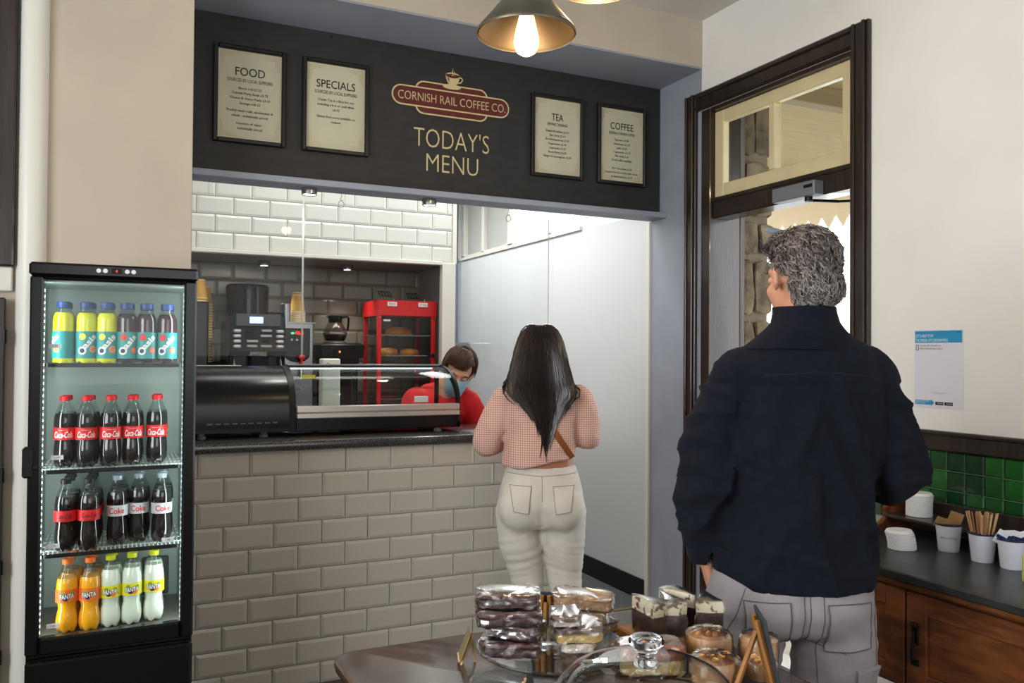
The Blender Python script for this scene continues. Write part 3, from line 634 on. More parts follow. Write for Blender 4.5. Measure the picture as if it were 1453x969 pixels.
MB().lathe([(.07,.515),(.07,.522),(.065,.524)], 20, T(-.02,.15,0)).build('hot_plate', m_steel, fm)
pt = thing('coffee_pot', 'round glass coffee pot with black collar on the filter machine', 'coffee pot', (1.245,5.2,1.494))
MB().lathe([(.04,.0),(.062,.006),(.072,.03),(.074,.05),(.066,.078),(.048,.11),(.038,.125),(.036,.125),(.046,.108),(.064,.076),(.0715,.05),(.0695,.03),(.06,.008),(.001,.003)], 24).build('glass_bowl', glassy('pot_glass', (.86,.84,.8), 1.0, .03), pt)
MB().lathe([(.055,.005),(.0685,.03),(.07,.042),(.001,.043)], 24).build('coffee', mat('black_coffee', (34,18,10), .1), pt)
MB().lathe([(.074,.043),(.0752,.046),(.0752,.052),(.074,.055)], 24, cap=False).build('steel_band', m_steel, pt)
mb = MB(); mb.lathe([(.04,.118),(.042,.13),(.045,.16),(.04,.162),(.001,.15)], 20); mb.prism([(-.06,.158),(-.03,.162),(-.03,.135)], -.012, .012, Matrix(((1,0,0,0),(0,0,-1,0),(0,1,0,0),(0,0,0,1)))); mb.build('collar', m_blk, pt)
mb = MB(); mb.tube([(.04,0,.15),(.075,0,.158),(.085,0,.145),(.083,0,.1),(.078,0,.07)], [(.007,.011)]*5, 8); mb.build('handle', m_blk, pt)

m_red = mat('red_enamel', (200,24,22), .3, spec=.5)
wr = thing('food_warmer', 'red heated glass food warmer with pies on its shelves', 'food warmer', (1.682,5.1,.97))
hw = .193
mb = MB(); mb.box((-hw,0,.69), (hw,.33,.79), .004); mb.build('header', m_red, wr)
side = [(0,.69),(.0,.79),(.28,.79),(.32,.775),(.335,.74),(.335,.69)]
for s in(-1,1): MB().prism([(y,z) for y, z in side], 0, .006, Matrix(((0,0,s,s*hw),(1,0,0,0),(0,1,0,0),(0,0,0,1)))).build('side_cheek', m_red, wr)
for x in(-hw,hw-.026):
    for y in(0,.305): MB().box((x,y,.06), (x+.026,y+.026,.69), .003).build('post', m_red, wr)
MB().box((-hw,0,0), (hw,.33,.06), .004).build('base', m_red, wr)
MB().box((-hw+.026,.004,.06), (hw-.026,.008,.69)).build('front_glass', m_cglass, wr, 0); MB().box((-hw+.003,.026,.06), (-hw+.007,.305,.69)).build('side_glass', m_cglass, wr, 0); MB().box((hw-.007,.026,.06), (hw-.003,.305,.69)).build('side_glass', m_cglass, wr, 0)
for z in(.16,.3,.435,.565):
    mb = MB(); mb.box((-hw+.01,.02,z), (hw-.01,.025,z+.006)); mb.box((-hw+.01,.3,z), (hw-.01,.305,z+.006))
    for k in range(16): mb.box((-hw+.02+k*.0225,.02,z+.001), (-hw+.024+k*.0225,.3,z+.005))
    mb.build('wire_shelf', m_chrome, wr, 0)
for x, s, wd in((-.1,'MEAT',.044),(.105,'HOT MEALS',.05)):
    tg = MB().box((x-.031,-.006,.752), (x+.031,-.003,.778)).build('name_tag', mat('white_card', (225,224,220), .6), wr, 0); lettering('tag_lettering', s, .016, m_ink, tg, FACE(x,-.0065,.759), width=wd)
    mb = MB(); mb.tube([(x+.01,-.004,.778),(x+.012,.0,.8),(x+.03,.01,.795)], .0025, 6); mb.build('tag_clip', m_chrome, wr)
for x in(-hw+.013,hw-.013): MB().lathe([(.006,0),(.005,.004)], 10, FACE(x,0,.68)).build('corner_screw', m_chrome, wr)
MB().box((-.155,-.003,.655), (-.11,.0,.667)).build('sticker', mat('white_card', (225,224,220), .6), wr, 0)
mb = MB(); mb.lathe([(.012,0),(.014,.02),(.01,.024)], 12, FACE(.17,-.0,.44)); mb.build('door_knob', m_blkm, wr)
m_pie = mat('golden_pastry', (214,150,60), .45, var=.3, vscale=12, vrgb=(170,92,26), bump=.4, bscale=40)
def pie(x, y, z, rx, ry, hh, lab):
    mb = MB(); R = []
    for k in range(9):
        t = k/8; a = t*PI/2; R.append([V((rx*math.cos(a)*(1+.03*math.sin(9*q)) if k else rx*(1+.05*math.sin(12*q)), 0, 0)) for q in [0]])
    mb = MB(); rings = []
    for (sc, h_) in((.96,0),(1,.01),(1.0,.018),(.86,.02+hh*.45),(.6,hh*.85+.01),(.3,hh+.008),(.02,hh+.01)):
        rings.append([V((rx*sc*math.cos(q)*(1+(.03*math.sin(14*q) if sc > .9 else 0)), ry*sc*math.sin(q), h_)) for q in [2*PI*j/28 for j in range(28)]])
    mb.loft(rings); o = mb.build('pasty', m_pie, None, 50); o.location = (x,y,z); tag(o, lab, 'pasty', 'pasties in the red warmer')
pie(1.67,5.24,1.5415,.09,.07,.045,'large golden pasty on the upper shelf of the red warmer')
pie(1.6,5.24,1.4115,.066,.07,.04,'golden pasty on the middle shelf of the red warmer, the left one')
pie(1.745,5.24,1.4115,.062,.07,.035,'golden pasty on the middle shelf of the red warmer, the right one')
for lab, px, py in(('black slatted grid on the niche wall above the MEAT tag', 545, 417), ('black slatted grid on the niche wall above the HOT MEALS tag', 585, 420)):
    p = onY(px, py, 5.49); t = thing('slatted_grid', lab, 'vent', (p.x, 5.489, p.z), 0, 'slatted grids on the niche wall')
    for k in range(5): MB().tube([(-.045+k*.02,0,.016),(-.025+k*.02,0,-.016)], .003, 5).build('slat', m_blkm, t)  # slanted dark bars laid out as a grid, of no known use
    for s in(-1,1): MB().tube([(-.045+(.01-.01*s),0,.016*s),(.037+(.01-.01*s),0,.016*s)], .0025, 5).build('rail', m_blkm, t)
# ------------------------------------------------------------------ upright drinks fridge
m_fblk = mat('fridge_black', (8,8,9), .22, spec=.35); m_liner = mat('fridge_liner', (182,198,188), .35)
FX, FY = .004, 3.0
fr = thing('drinks_fridge', 'tall black upright drinks fridge with a lit glass door', 'fridge', (FX,FY,0))
hw = .244
mb = MB(); mb.box((-hw,.03,0), (hw,.47,.47), .004); mb.box((-hw,.42,.47), (hw,.47,1.66)); mb.box((-hw,.03,.47), (-hw+.02,.42,1.66)); mb.box((hw-.02,.03,.47), (hw,.42,1.66)); mb.build('cabinet_shell', m_fblk, fr)
mb = MB(); mb.box((-hw+.021,.405,.5), (hw-.021,.419,1.655)); mb.box((-hw+.0205,.035,.5), (-hw+.024,.405,1.655)); mb.box((hw-.024,.035,.5), (hw-.0205,.405,1.655)); mb.box((-hw+.021,.035,1.645), (hw-.021,.405,1.657)); mb.build('liner', m_liner, fr, 0)
MB().box((-hw+.021,.035,.49), (hw-.021,.405,.512)).build('liner_floor', mat('fridge_floor', (120,116,108), .4, var=.1, vscale=60, stretch=(9,1,1)), fr, 0)
mb = MB(); mb.box((-hw-.004,-.012,1.66), (hw+.004,.47,1.703), .008); mb.build('top_cap', m_fblk, fr)
mb = MB(); mb.box((-hw,-.004,0), (hw,.03,.455), .01); mb.build('base_panel', m_fblk, fr)
dr = MB(); gx0, gx1, gz0, gz1 = -.206, .205, .528, 1.648
dr.box((-hw,-.012,.475), (gx0,.026,1.66), .006); dr.box((gx1,-.012,.475), (hw,.026,1.66), .006); dr.box((gx0,-.012,.475), (gx1,.026,gz0), .006); dr.box((gx0,-.012,gz1), (gx1,.026,1.66), .006)
door = dr.build('door_frame', m_fblk, fr)
MB().box((gx0,.004,gz0), (gx1,.008,gz1)).build('door_glass', glassy('fridge_glass', (.97,.99,.98), .35, .02), door, 0)
mb = MB(); mb.box((-hw-.014,-.024,1.03), (-hw+.014,.02,1.125), .006); mb.box((-hw+.012,-.02,1.055), (-hw+.03,-.01,1.07), .003); mb.build('door_latch', m_blkm, door)
for x, nm, mm in((-.053,'control_button',m_btn),(-.034,'control_button',m_btn),(.03,'control_button',m_btn),(.049,'control_button',m_btn)): MB().lathe([(.0075,0),(.007,.003)], 12, FACE(x,-.012,1.683)).build(nm, mm, fr)
dsp = MB().box((-.016,-.014,1.675), (.014,-.012,1.692)).build('display', m_blkm, fr, 0); lettering('display_digits', '4', .013, mat('red_led', (255,40,30), .4, emit=(255,40,30), estr=3), dsp, FACE(-.001,-.0143,1.679))
m_led = mat('led_white', (255,255,255), .4, emit=(225,240,255), estr=9)
for x in(-hw+.034, hw-.034):
    st = MB().box((x-.006,.036,.52), (x+.006,.044,1.64)).build('led_channel', mat('led_channel', (150,160,158), .4), fr, 0)
    mb = MB()
    for k in range(56): mb.box((x-.004,.033,.53+k*.0197), (x+.004,.0358,.537+k*.0197))
    o = mb.build('led_row', m_led, st, 0); o['kind'] = 'stuff'
    l = bpy.data.lights.new('fridge_lamp', 'AREA'); l.shape = 'RECTANGLE'; l.size = .02; l.size_y = 1.1; l.energy = 1.2; l.color = (.86,.97,1.0)
    lo = bpy.data.objects.new('fridge_lamp', l); COL.objects.link(lo); lo.parent = fr; lo.location = (x*.97,.05,1.09); dv = V((-x*3,.55,0)).normalized(); zz = -dv; yy = V((0,0,1)); xx = yy.cross(zz); lo.matrix_basis = Matrix(((xx.x,yy.x,zz.x,x*.97),(xx.y,yy.y,zz.y,.05),(xx.z,yy.z,zz.z,1.09),(0,0,0,1)))
SH = [1.384, 1.042, .774]
m_shelfw = mat('white_wire', (226,230,228), .4)
for z in SH:
    mb = MB(); n = 34
    for k in range(n): x = -hw+.03+k*(2*hw-.06)/(n-1); mb.box((x-.0016,.05,z-.004), (x+.0016,.4,z))
    for y in(.06,.13,.2,.27,.34,.395): mb.box((-hw+.026,y,z-.008), (hw-.026,y+.004,z-.004))
    s_ = mb.build('wire_shelf', m_shelfw, fr, 0)
    MB().box((-hw+.024,.046,z-.012), (hw-.024,.053,z+.001), .002).build('shelf_front_bar', m_blkm, s_)
m_tag = mat('price_ticket', (228,226,232), .6)
for x, z, s in((-.175,1.44,'1.99'),(-.165,1.085,'1.99'),(-.172,.805,'1.75'),(.165,.795,'1.80'),(-.17,.552,'1.80')):
    t_ = MB().box((x-.018,.028,z-.007), (x+.018,.03,z+.007)).build('price_ticket', m_tag, fr, 0); lettering('ticket_lettering', s, .009, m_ink, t_, FACE(x,.0275,z-.003))
mb = MB(); mb.box((.1,.39,.52), (.19,.404,.66), .004)
for k in range(9): mb.box((.112,.386,.535+k*.0125), (.178,.39,.541+k*.0125))
mb.build('fan_grille', mat('grille_grey', (84,90,92), .5), fr)

# ---- bottles
def wrap(vs, r, z, a0=-PI/2): return [(r*math.cos(a0+x/r), r*math.sin(a0+x/r), z+y) for x, y, _ in vs]
m_clear = glassy('clear_bottle', (.93,.96,.96), 1.0, .04)
m_cola = mat('cola', (16,7,6), .08, spec=.7, coat=.4)
def petal(prof, seg=30, lobes=5, zl=.03, amt=.12):
    R = []
    for r, z in prof:
        k = max(0, 1-z/zl); R.append([V((r*(1-amt*k*(.5+.5*math.cos(lobes*2*PI*j/seg)))*math.cos(2*PI*j/seg), r*(1-amt*k*(.5+.5*math.cos(lobes*2*PI*j/seg)))*math.sin(2*PI*j/seg), z+(.007*k*(.5+.5*math.cos(lobes*2*PI*j/seg)) if z < .01 else 0))) for j in range(seg)])
    return R
def interp(prof, z):
    for (r0, z0), (r1, z1) in zip(prof, prof[1:]):
        if z0 <= z <= z1: return r0+(r1-r0)*(z-z0)/max(z1-z0,1e-6)
    return prof[-1][0]
COKE = [(.02,0),(.028,.004),(.0315,.02),(.0325,.045),(.031,.07),(.0285,.09),(.0292,.105),(.0322,.122),(.0328,.15),(.031,.168),(.025,.188),(.018,.203),(.0135,.212),(.013,.224)]
FAN = [(.02,0),(.028,.004),(.033,.02),(.0335,.04),(.03,.062),(.0262,.078),(.028,.092),(.032,.108),(.033,.13),(.0325,.152),(.03,.17),(.024,.19),(.017,.206),(.0135,.214),(.013,.226)]
OAS = [(.028,0),(.0315,.004),(.032,.02),(.032,.118),(.031,.126),(.0325,.134),(.0305,.142),(.0315,.148),(.028,.158),(.022,.17),(.019,.176),(.019,.188)]
def shirt(r, z0, z1, seg=30): return MB().lathe([(r,z0),(r+.0004,z0+.0005),(r+.0004,z1-.0005),(r,z1)], seg, cap=False)
def circ2(cx, cy, r, n=14): return [(cx+r*math.cos(2*PI*k/n), cy+r*math.sin(2*PI*k/n), 0) for k in range(n)]
def disc_on(mb, cx, cy, r, R, z, sy=1): 
    vs = [(cx, cy, 0)]+[(cx+r*math.cos(2*PI*k/14), cy+sy*r*math.sin(2*PI*k/14), 0) for k in range(14)]
    mb.add(wrap(vs, R, z), [(0,1+k,1+(k+1)%14) for k in range(14)])
def rot2(vs, a): c, s = math.cos(a), math.sin(a); return [(x*c-y*s, x*s+y*c, 0) for x, y, _ in vs]
def make_bottle(name, kind, prof, fill, liquid, capm, capr, caph, lab, lz0, lz1, art):
    t = thing(name, 'x', 'bottle'); full = prof[-1][1]
    lp = [(r*.985, z) for r, z in prof if z < fill]+[(interp(prof, fill)*.985, fill), (.0005, fill)]
    MB().loft(petal(lp, 30) if kind != 'oasis' else petal(lp, 30, amt=0)).build('drink', liquid, t, 60)
    up = [(r, z) for r, z in prof if z >= fill-.002]; up = [(interp(prof, fill-.002), fill-.002)]+up
    MB().lathe(up, 24, cap=False).build('clear_neck', m_clear, t, 60)
    zt = full-.006; k = 24; R = [[V(((capr+(.0005 if (j % 2) and 0 < i < 3 else 0))*(1 if i < 3 else .88)*math.cos(2*PI*j/k), (capr+(.0005 if (j % 2) and 0 < i < 3 else 0))*(1 if i < 3 else .88)*math.sin(2*PI*j/k), zt+h_)) for j in range(k)] for i, h_ in enumerate((0,.001,caph-.002,caph))]
    MB().loft(R).build('cap', capm, t, 40)
    Rl = max(interp(prof, lz0), interp(prof, (lz0+lz1)/2), interp(prof, lz1))+.0006
    lb = shirt(Rl, lz0, lz1).build('label_sleeve', lab, t)
    if art: art(lb, Rl+.0009, lz0, lz1)
    return t
m_wht = mat('label_white', (238,236,234), .5); m_navy = mat('label_navy', (20,34,84), .5); m_lred = mat('label_red', (214,26,28), .45); m_lblk = mat('label_black', (24,12,12), .5)
def art_text(s, m, w, h_, dz, shear=0, ang=0, x0=0, weight=0, name='label_lettering', over=.0):
    def f(lb, R, z0, z1):
        vs, fs = fit(s, -w/2, w/2, -h_/2, h_/2, shear=shear, weight=weight); vs = rot2(vs, ang); vs = [(x+x0, y, 0) for x, y, _ in vs]
        MB().add(wrap(vs, R+over, (z0+z1)/2+dz), fs).build(name, m, lb, 0, False)
    return f
def art_coke(lb, R, z0, z1):
    art_text('Coca-Cola', m_wht, .058, .021, -.003, .35, weight=.015)(lb, R, z0, z1); art_text('ORIGINAL TASTE', m_wht, .03, .0022, .012)(lb, R, z0, z1)
def art_zero(lb, R, z0, z1):
    art_text('Coca-Cola', m_lblk, .046, .015, .0, .35, weight=.012)(lb, R, z0, z1); art_text('ZERO SUGAR', m_lblk, .034, .004, -.013)(lb, R, z0, z1)
def art_diet(lb, R, z0, z1): art_text('Coke', m_lred, .05, .02, 0, .0, weight=.02)(lb, R, z0, z1)
def art_fanta(leafc, fruit):
    def f(lb, R, z0, z1):
        zc = (z0+z1)/2
        for nm, m, dd in(('fruit_print', mat('fruit_orange', (236,130,30), .5), [(.01,-.008,.009)]), ('leaf_print', mat('leaf_print', (70,150,50), .5), [(-.012,.007,.008),(.017,.008,.006)]), ('shadow_print', m_navy, [(-.004,-.004,.011)])):
            mb = MB(); [disc_on(mb, a, b, c, R-.0006+.0002*len(nm)/10, zc) for a, b, c in dd]; mb.build(nm, m, lb, 0, False)
        art_text('FANTA', m_navy, .048, .0175, .0005, 0, .06, weight=.05, name='lettering_outline', over=.0003)(lb, R, z0, z1)
        art_text('FANTA', m_wht, .044, .015, .0005, 0, .06, weight=.02, over=.0008)(lb, R, z0, z1)
    return f
def art_oasis(cols):
    def f(lb, R, z0, z1):
        zc = (z0+z1)/2
        for i, (cx, cy, r, c) in enumerate(cols):
            mb = MB(); disc_on(mb, cx, cy, r, R, zc); mb.build('fruit_print', c, lb, 0, False)
            if i == 1:
                mb = MB(); disc_on(mb, cx, cy, r*.78, R+.0003, zc); mb.build('fruit_core', mat('fruit_core', (240,120,80), .5), lb, 0, False)
        vs, fs = fit('asis', -.027, .027, -.0095, .0095, weight=.03); vs = rot2(vs, .86); vs = [(x+.007, y+.012, 0) for x, y, _ in vs]
        MB().add(wrap(vs, R+.0004, zc), fs).build('label_lettering', m_wht, lb, 0, False)
        mb = MB(); disc_on(mb, -.015, -.019, .0135, R+.0004, zc); mb.build('big_letter_ring', m_wht, lb, 0, False)
        mb = MB(); disc_on(mb, -.015, -.019, .0075, R+.0008, zc); mb.build('big_letter_core', m_navy, lb, 0, False)
    return f
m_teal = mat('label_teal', (32,146,146), .4); m_bcap = mat('blue_cap', (24,60,124), .4)
m_straw = mat('fruit_red', (214,50,34), .5); m_lem = mat('fruit_lemon', (228,214,70), .5); m_grape = mat('fruit_grapefruit', (240,170,110), .5)
m_citrus = mat('citrus_drink', (214,214,16), .12, spec=.6, coat=.3, emit=(214,214,16), estr=0); m_berry = mat('berry_drink', (46,8,18), .1, spec=.6, coat=.3)
m_orange = mat('orange_drink', (240,164,10), .12, spec=.6, coat=.4); m_lemonade = mat('cloudy_lemon_drink', (214,222,206), .15, spec=.6, coat=.4)
m_redcap = mat('red_cap', (206,24,26), .4); m_blackcap = mat('black_cap', (26,26,28), .4); m_silcap = mat('silver_cap', (172,184,200), .35, metal=.3); m_orcap = mat('orange_cap', (236,110,24), .4); m_yelcap = mat('lime_yellow_cap', (206,214,20), .4)
PROTO = {
 'citrus': make_bottle('juice_bottle','oasis',OAS,.166,m_citrus,m_bcap,.0205,.02,m_teal,.016,.105,art_oasis([(-.014,.027,.011,m_lem),(.019,-.014,.0115,m_grape)])),
 'berry': make_bottle('juice_bottle','oasis',OAS,.166,m_berry,m_bcap,.0205,.02,m_teal,.016,.105,art_oasis([(-.013,.027,.012,m_straw),(.02,-.016,.011,m_straw)])),
 'coke': make_bottle('cola_bottle','coke',COKE,.178,m_cola,m_redcap,.0155,.016,m_lred,.092,.132,art_coke),
 'zero': make_bottle('cola_bottle','coke',COKE,.178,m_cola,m_blackcap,.0155,.016,m_lred,.1,.135,art_zero),
 'diet': make_bottle('cola_bottle','coke',COKE,.178,m_cola,m_silcap,.0155,.016,mat('label_silver_foil', (196,200,204), .4, metal=.2),.1,.136,art_diet),
 'orange': make_bottle('soft_drink_bottle','fanta',FAN,.176,m_orange,m_orcap,.0155,.016,mat('label_orange', (236,104,26), .45),.1,.142,art_fanta(0,0)),
 'lemon': make_bottle('soft_drink_bottle','fanta',FAN,.19,m_lemonade,m_yelcap,.0155,.016,mat('label_yellow', (222,214,20), .45),.1,.14,art_fanta(0,0)),
}
PUSED = {}
def put(kind, x, y, z, label, rz=0, bare=False, group=None):
    p = PROTO[kind]
    o = p if not PUSED.get(kind) else copy_tree(p)
    PUSED[kind] = True; o.location = (x, y, z); o.rotation_euler = (0,0,rz); o['label'] = label; o['group'] = group or (kind+' bottles in the fridge')
ORD = ['first','second','third','fourth','fifth','sixth']
def row(kinds, pxs, ys, y0, z, names, shelf, behind):
    for i, (k, px) in enumerate(zip(kinds, pxs)):
        p = onY(px, 600, ys[i])
        put(k, p.x, ys[i], z+.0005, '%s, front row of the %s, %s from left' % (names[k], shelf, ORD[i]), random.uniform(-.12,.12) if k != 'citrus' or i else -1.2, group='%s on the %s' % (names[k]+'s', shelf))
    for i, n in behind.items():
        p = onY(pxs[i], 600, ys[i])
        for j in range(1, n+1):
            put(kinds[i], p.x+.006*j+random.uniform(-.003,.003), ys[i]+.0715*j, z+.0005, '%s, %s behind %s front bottle, %s' % (names[kinds[i]], ['directly','second','third'][j-1], ORD[i], shelf), random.uniform(-.5,.5), group='%s on the %s' % (names[kinds[i]]+'s', shelf))
NM = dict(citrus='bottle of yellow citrus drink', berry='bottle of dark berry drink', coke='red-capped cola bottle', zero='black-capped cola bottle', diet='silver-capped cola bottle', orange='bottle of orange fizzy drink', lemon='bottle of cloudy lemon drink')
row(['citrus']*3+['berry']*3, [88,121,150,178,206,235], [3.105,3.1,3.09,3.09,3.09,3.095], 0, SH[0], NM, 'top fridge shelf', {0:1,1:1,2:1,3:1,4:1,5:1})
row(['coke']*5, [92,123,157,188,222], [3.12,3.1,3.095,3.11,3.125], 0, SH[1], NM, 'second fridge shelf', {0:1,1:1,2:1,3:1,4:1})
row(['zero']*2+['diet']*3, [95,128,168,198,231], [3.085,3.075,3.12,3.145,3.115], 0, SH[2], NM, 'third fridge shelf', {0:2,1:2,2:2,3:1,4:2})
row(['orange']*2+['lemon']*3, [99,131,160,190,221], [3.085,3.08,3.09,3.095,3.105], 0, .5125, NM, 'fridge floor', {0:2,1:2,2:1,3:1,4:1})
# ------------------------------------------------------------------ right wall: dado rail, green tiles, poster
mb = MB(); mb.box((XR-.028,-2.8,1.078), (XR,2.454,1.148), .006); mb.box((XR-.036,-2.8,1.135), (XR,2.454,1.152), .005)
struct(mb.build('trim_10', m_dark), 'dark wooden dado rail above the green tiles', 'trim')
m_gg = [mat('green_glaze_%d' % i, c, .12, spec=.6, var=.25, vscale=14, coat=.3) for i, c in enumerate(((18,74,34),(14,58,30),(30,96,36),(22,84,34)))]
m_gt = mat('pale_grout', (150,160,140), .9)
mb = MB(); mb.box((XR-.004,-.4,.6), (XR+.002,2.4545,1.078)); gt = struct(mb.build('wall_tile_backing', m_gt, smooth=0), 'band of square green glazed tiles below the dado rail', 'wall')
tile_field(gt, FACEX(XR-.004,2.4545,.78), 1.3, .297, .0726, .0726, 2.4545-2.1736, m_gg, gap=.0028, stagger=0, bev=.004)
ps = thing('poster', 'white and blue health notice taped to the white wall', 'poster', (XR-.001,2.147,1.382))
m_pw = mat('poster_white', (226,224,236), .5); m_pb = mat('poster_blue', (44,150,200), .5); m_pt = mat('poster_pale_print', (232,240,246), .5)
PM = FACEX(0,0,0)
mb = MB(); mb.box((-.1025,-.147,0), (.1025,.147,.0012), 0, PM); mb.build('sheet', m_pw, ps, 0)
mb = MB(); mb.box((-.1005,.098,.0012), (.0985,.143,.0016), 0, PM); mb.build('header_band', m_pb, ps, 0)
def ptxt(s, x0, x1, y0, y1, m, nm='poster_lettering', **k):
    vs, fs = fit(s, x0, x1, y0, y1, **k); MB().add(vs, fs, PM @ T(0,0,.0019)).build(nm, m, ps, 0, False)
ptxt("LET'S HELP STOP", -.098, -.02, .119, .13, m_pt); ptxt('THE SPREAD OF CORONAVIRUS', -.098, .04, .102, .113, m_pt)
ptxt('NHS', .076, .094, .134, .14, m_navy)
ptxt('Scan the QR code with your', -.078, .012, .083, .091, m_ink); ptxt('NHS COVID-19 App to check in', -.078, .02, .071, .079, m_ink)
mb = MB()
for a, b in(((-.096,.07),(-.094,.09)),((-.086,.07),(-.084,.09)),((-.094,.07),(-.086,.072)),((-.094,.088),(-.086,.09))): mb.box((a[0],a[1],.0012), (b[0],b[1],.0018), 0, PM)
mb.build('phone_symbol', m_ink, ps, 0)
mb = MB(); mb.box((-.032,-.0895,.0012), (.034,-.0885,.0016), 0, PM); mb.box((-.02,-.0935,.0012), (.022,-.0925,.0016), 0, PM); mb.build('small_print_line', mat('grey_print', (150,150,156), .6), ps, 0)
MB().prism([(-.1,-.137),(-.03,-.137),(-.03,-.141),(-.017,-.1285),(-.03,-.116),(-.03,-.12),(-.1,-.12)], .0012, .0016, PM).build('arrow', m_pb, ps, 0)
ptxt('DOWNLOAD THE', -.097, -.04, -.127, -.122, m_pt); ptxt('APP TODAY', -.097, -.055, -.134, -.129, m_pt)
for x in(-.012,.026):
    mb = MB(); mb.box((x,-.136,.0012), (x+.034,-.124,.0017), .0, PM); mb.build('store_badge', m_lblk, ps, 0)
    ptxt(['App Store','Google Play'][x > 0], x+.008, x+.031, -.133, -.127, m_pt)

# ------------------------------------------------------------------ old wooden cupboard with slate top
m_oak = mat('oak_stain', (104,58,28), .38, var=.4, vrgb=(58,30,15), vscale=4, stretch=(6,6,1.2), bump=.12, bscale=40, coat=.25)
MATS.pop('oak_stain'); m_oak = mat('oak_stain', (138,80,40), .38, var=.4, vrgb=(84,46,23), vscale=5, stretch=(5,1.2,5), bump=.1, bscale=40, coat=.25)
m_slate = mat('slate_top', (46,48,50), .3, var=.2, vscale=14, bump=.06, bscale=90)
cb = thing('side_cupboard', 'old brown wooden cupboard with panelled doors beside the man', 'cupboard', (2.48,1.6,0))
ox, oy = 2.48, 1.6
def cbx(name, a, b, bev, m=m_oak, par=None): return MB().box((a[0]-ox,a[1]-oy,a[2]), (b[0]-ox,b[1]-oy,b[2]), bev).build(name, m, par or cb)
cbx('carcass', (2.205,1.0,.41), (2.77,2.24,.735), .004)
cbx('top_moulding', (2.175,.98,.722), (2.775,2.26,.748), .008)
for y in(1.04,2.2):
    for x in(2.22,2.74): cbx('leg', (x-.025,y-.025,0), (x+.025,y+.025,.41), .006)
def cdoor(y0, y1, z0, z1):
    d = MB(); x = 2.203
    for a, b in(((y0,z0),(y0+.07,z1)), ((y1-.07,z0),(y1,z1)), ((y0+.07,z0),(y1-.07,z0+.055)), ((y0+.07,z1-.06),(y1-.07,z1))): d.box((x-.02-ox,a[0]-oy,a[1]), (x-ox,b[0]-oy,b[1]), .003)
    o = d.build('cupboard_door', m_oak, cb); MB().box((x-.009-ox,y0+.07-oy,z0+.055), (x-.002-ox,y1-.07-oy,z1-.06), .002).build('door_panel', m_oak, o); return o
dl = cdoor(1.795,2.225,.425,.715); drr = cdoor(1.2,1.788,.425,.715)
hy = 1.755
mb = MB(); mb.box((2.178-ox,hy-.012-oy,.565), (2.184-ox,hy+.012-oy,.625), .003); mb.ball((2.176-ox,hy-oy,.62), (.008,.014,.012), 10, 6); mb.tube([(2.174-ox,hy-oy,.605),(2.168-ox,hy-oy,.56),(2.168-ox,hy-oy,.525)], [.006,.005,.009], 8); mb.box((2.177-ox,hy-.014-oy,.5), (2.184-ox,hy+.014-oy,.52), .003)
mb.build('drop_handle', m_iron, drr)
tp = MB().box((2.15,.95,.749), (2.78,2.28,.775), .004).build('slate_worktop', m_slate); tag(tp, 'dark slate worktop on the old wooden cupboard', 'worktop')
rs = thing('condiment_shelf', 'low dark wooden shelf unit at the back of the slate worktop', 'shelf', (2.66,1.6,.775))
def rbx(name, a, b, bev, m=m_dark): return MB().box((a[0]-2.66,a[1]-1.6,a[2]-.775), (b[0]-2.66,b[1]-1.6,b[2]-.775), bev).build(name, m, rs)
rbx('back_board', (2.755,.98,.7752), (2.775,2.235,.89), .003); rbx('shelf_board', (2.585,.98,.833), (2.755,2.22,.845), .003)
mb = MB(); bp = [(-.1,0),(.1,0),(.1,.115),(-.02,.105),(-.06,.085),(-.05,.055),(-.075,.035),(-.1,.03)]
mb.prism(bp, 0, .02, Matrix(((1,0,0,0),(0,0,1,.62),(0,1,0,0),(0,0,0,1)))); mb.build('end_bracket', m_oak, rs)

m_lid = mat('white_lid', (236,236,238), .35)
LIDM = MB().lathe([(.044,0),(.0455,.001),(.0455,.004),(.043,.005),(.041,.011),(.039,.0125),(.0005,.0115)], 28).mesh('cup_lid', m_lid)
def lids(p, n, lean, where, grp):
    for k in range(n):
        o = link('cup_cover', LIDM); o.location = (p.x+lean[0]*k*k/n, p.y+lean[1]*k*k/n, p.z+k*.0056); o.rotation_euler = (-lean[1]*25*k/n, lean[0]*25*k/n, 0)
        tag(o, ('top white cup lid of %s' if k == n-1 else 'white plastic cup lid within %s') % where, 'cup cover', grp)
p = onZ(1280, 778, .7755); p.z = .7755; lids(p, 10, (-.0003,.0012), 'the leaning stack on the slate worktop', 'lids stacked on the worktop')
lids(V((2.668,2.13,.8457)), 14, (.0001,-.0002), 'the stack on the low wooden shelf', 'lids stacked on the shelf')
m_enam = mat('white_enamel', (226,228,240), .22, spec=.5); m_rimb = mat('blue_enamel_rim', (22,26,60), .3)
CUPE = MB().lathe([(.031,0),(.0325,.003),(.0405,.088),(.039,.088),(.031,.005),(.0005,.004)], 32).mesh('cup_wall', m_enam)
RIME = MB().lathe([(.0402,.086),(.0425,.087),(.0425,.0905),(.04,.091),(.0388,.0885)], 32).mesh('blue_rim', m_rimb)
def ecup(px, py, label):
    p = onZ(px, py, .7755); t = thing('enamel_cup', label, 'cup', p, 0, 'white enamel cups on the worktop'); link('cup_wall', CUPE, t); link('blue_rim', RIME, t); return t, p
c1, p1 = ecup(1346, 781, 'white enamel cup with small black lettering, nearest the lid stack')
vs, fs = fit('BROWN SUGAR', -.026, .026, -.0025, .0025); d = math.atan2(-p1.y, -p1.x); MB().add([(.0372*math.cos(d+x/.0372), .0372*math.sin(d+x/.0372), .047+y) for x, y, _ in vs], fs).build('cup_lettering', m_ink, c1, 0, False)
c2, p2 = ecup(1394, 796, 'white enamel cup holding a bunch of wooden stirrers')
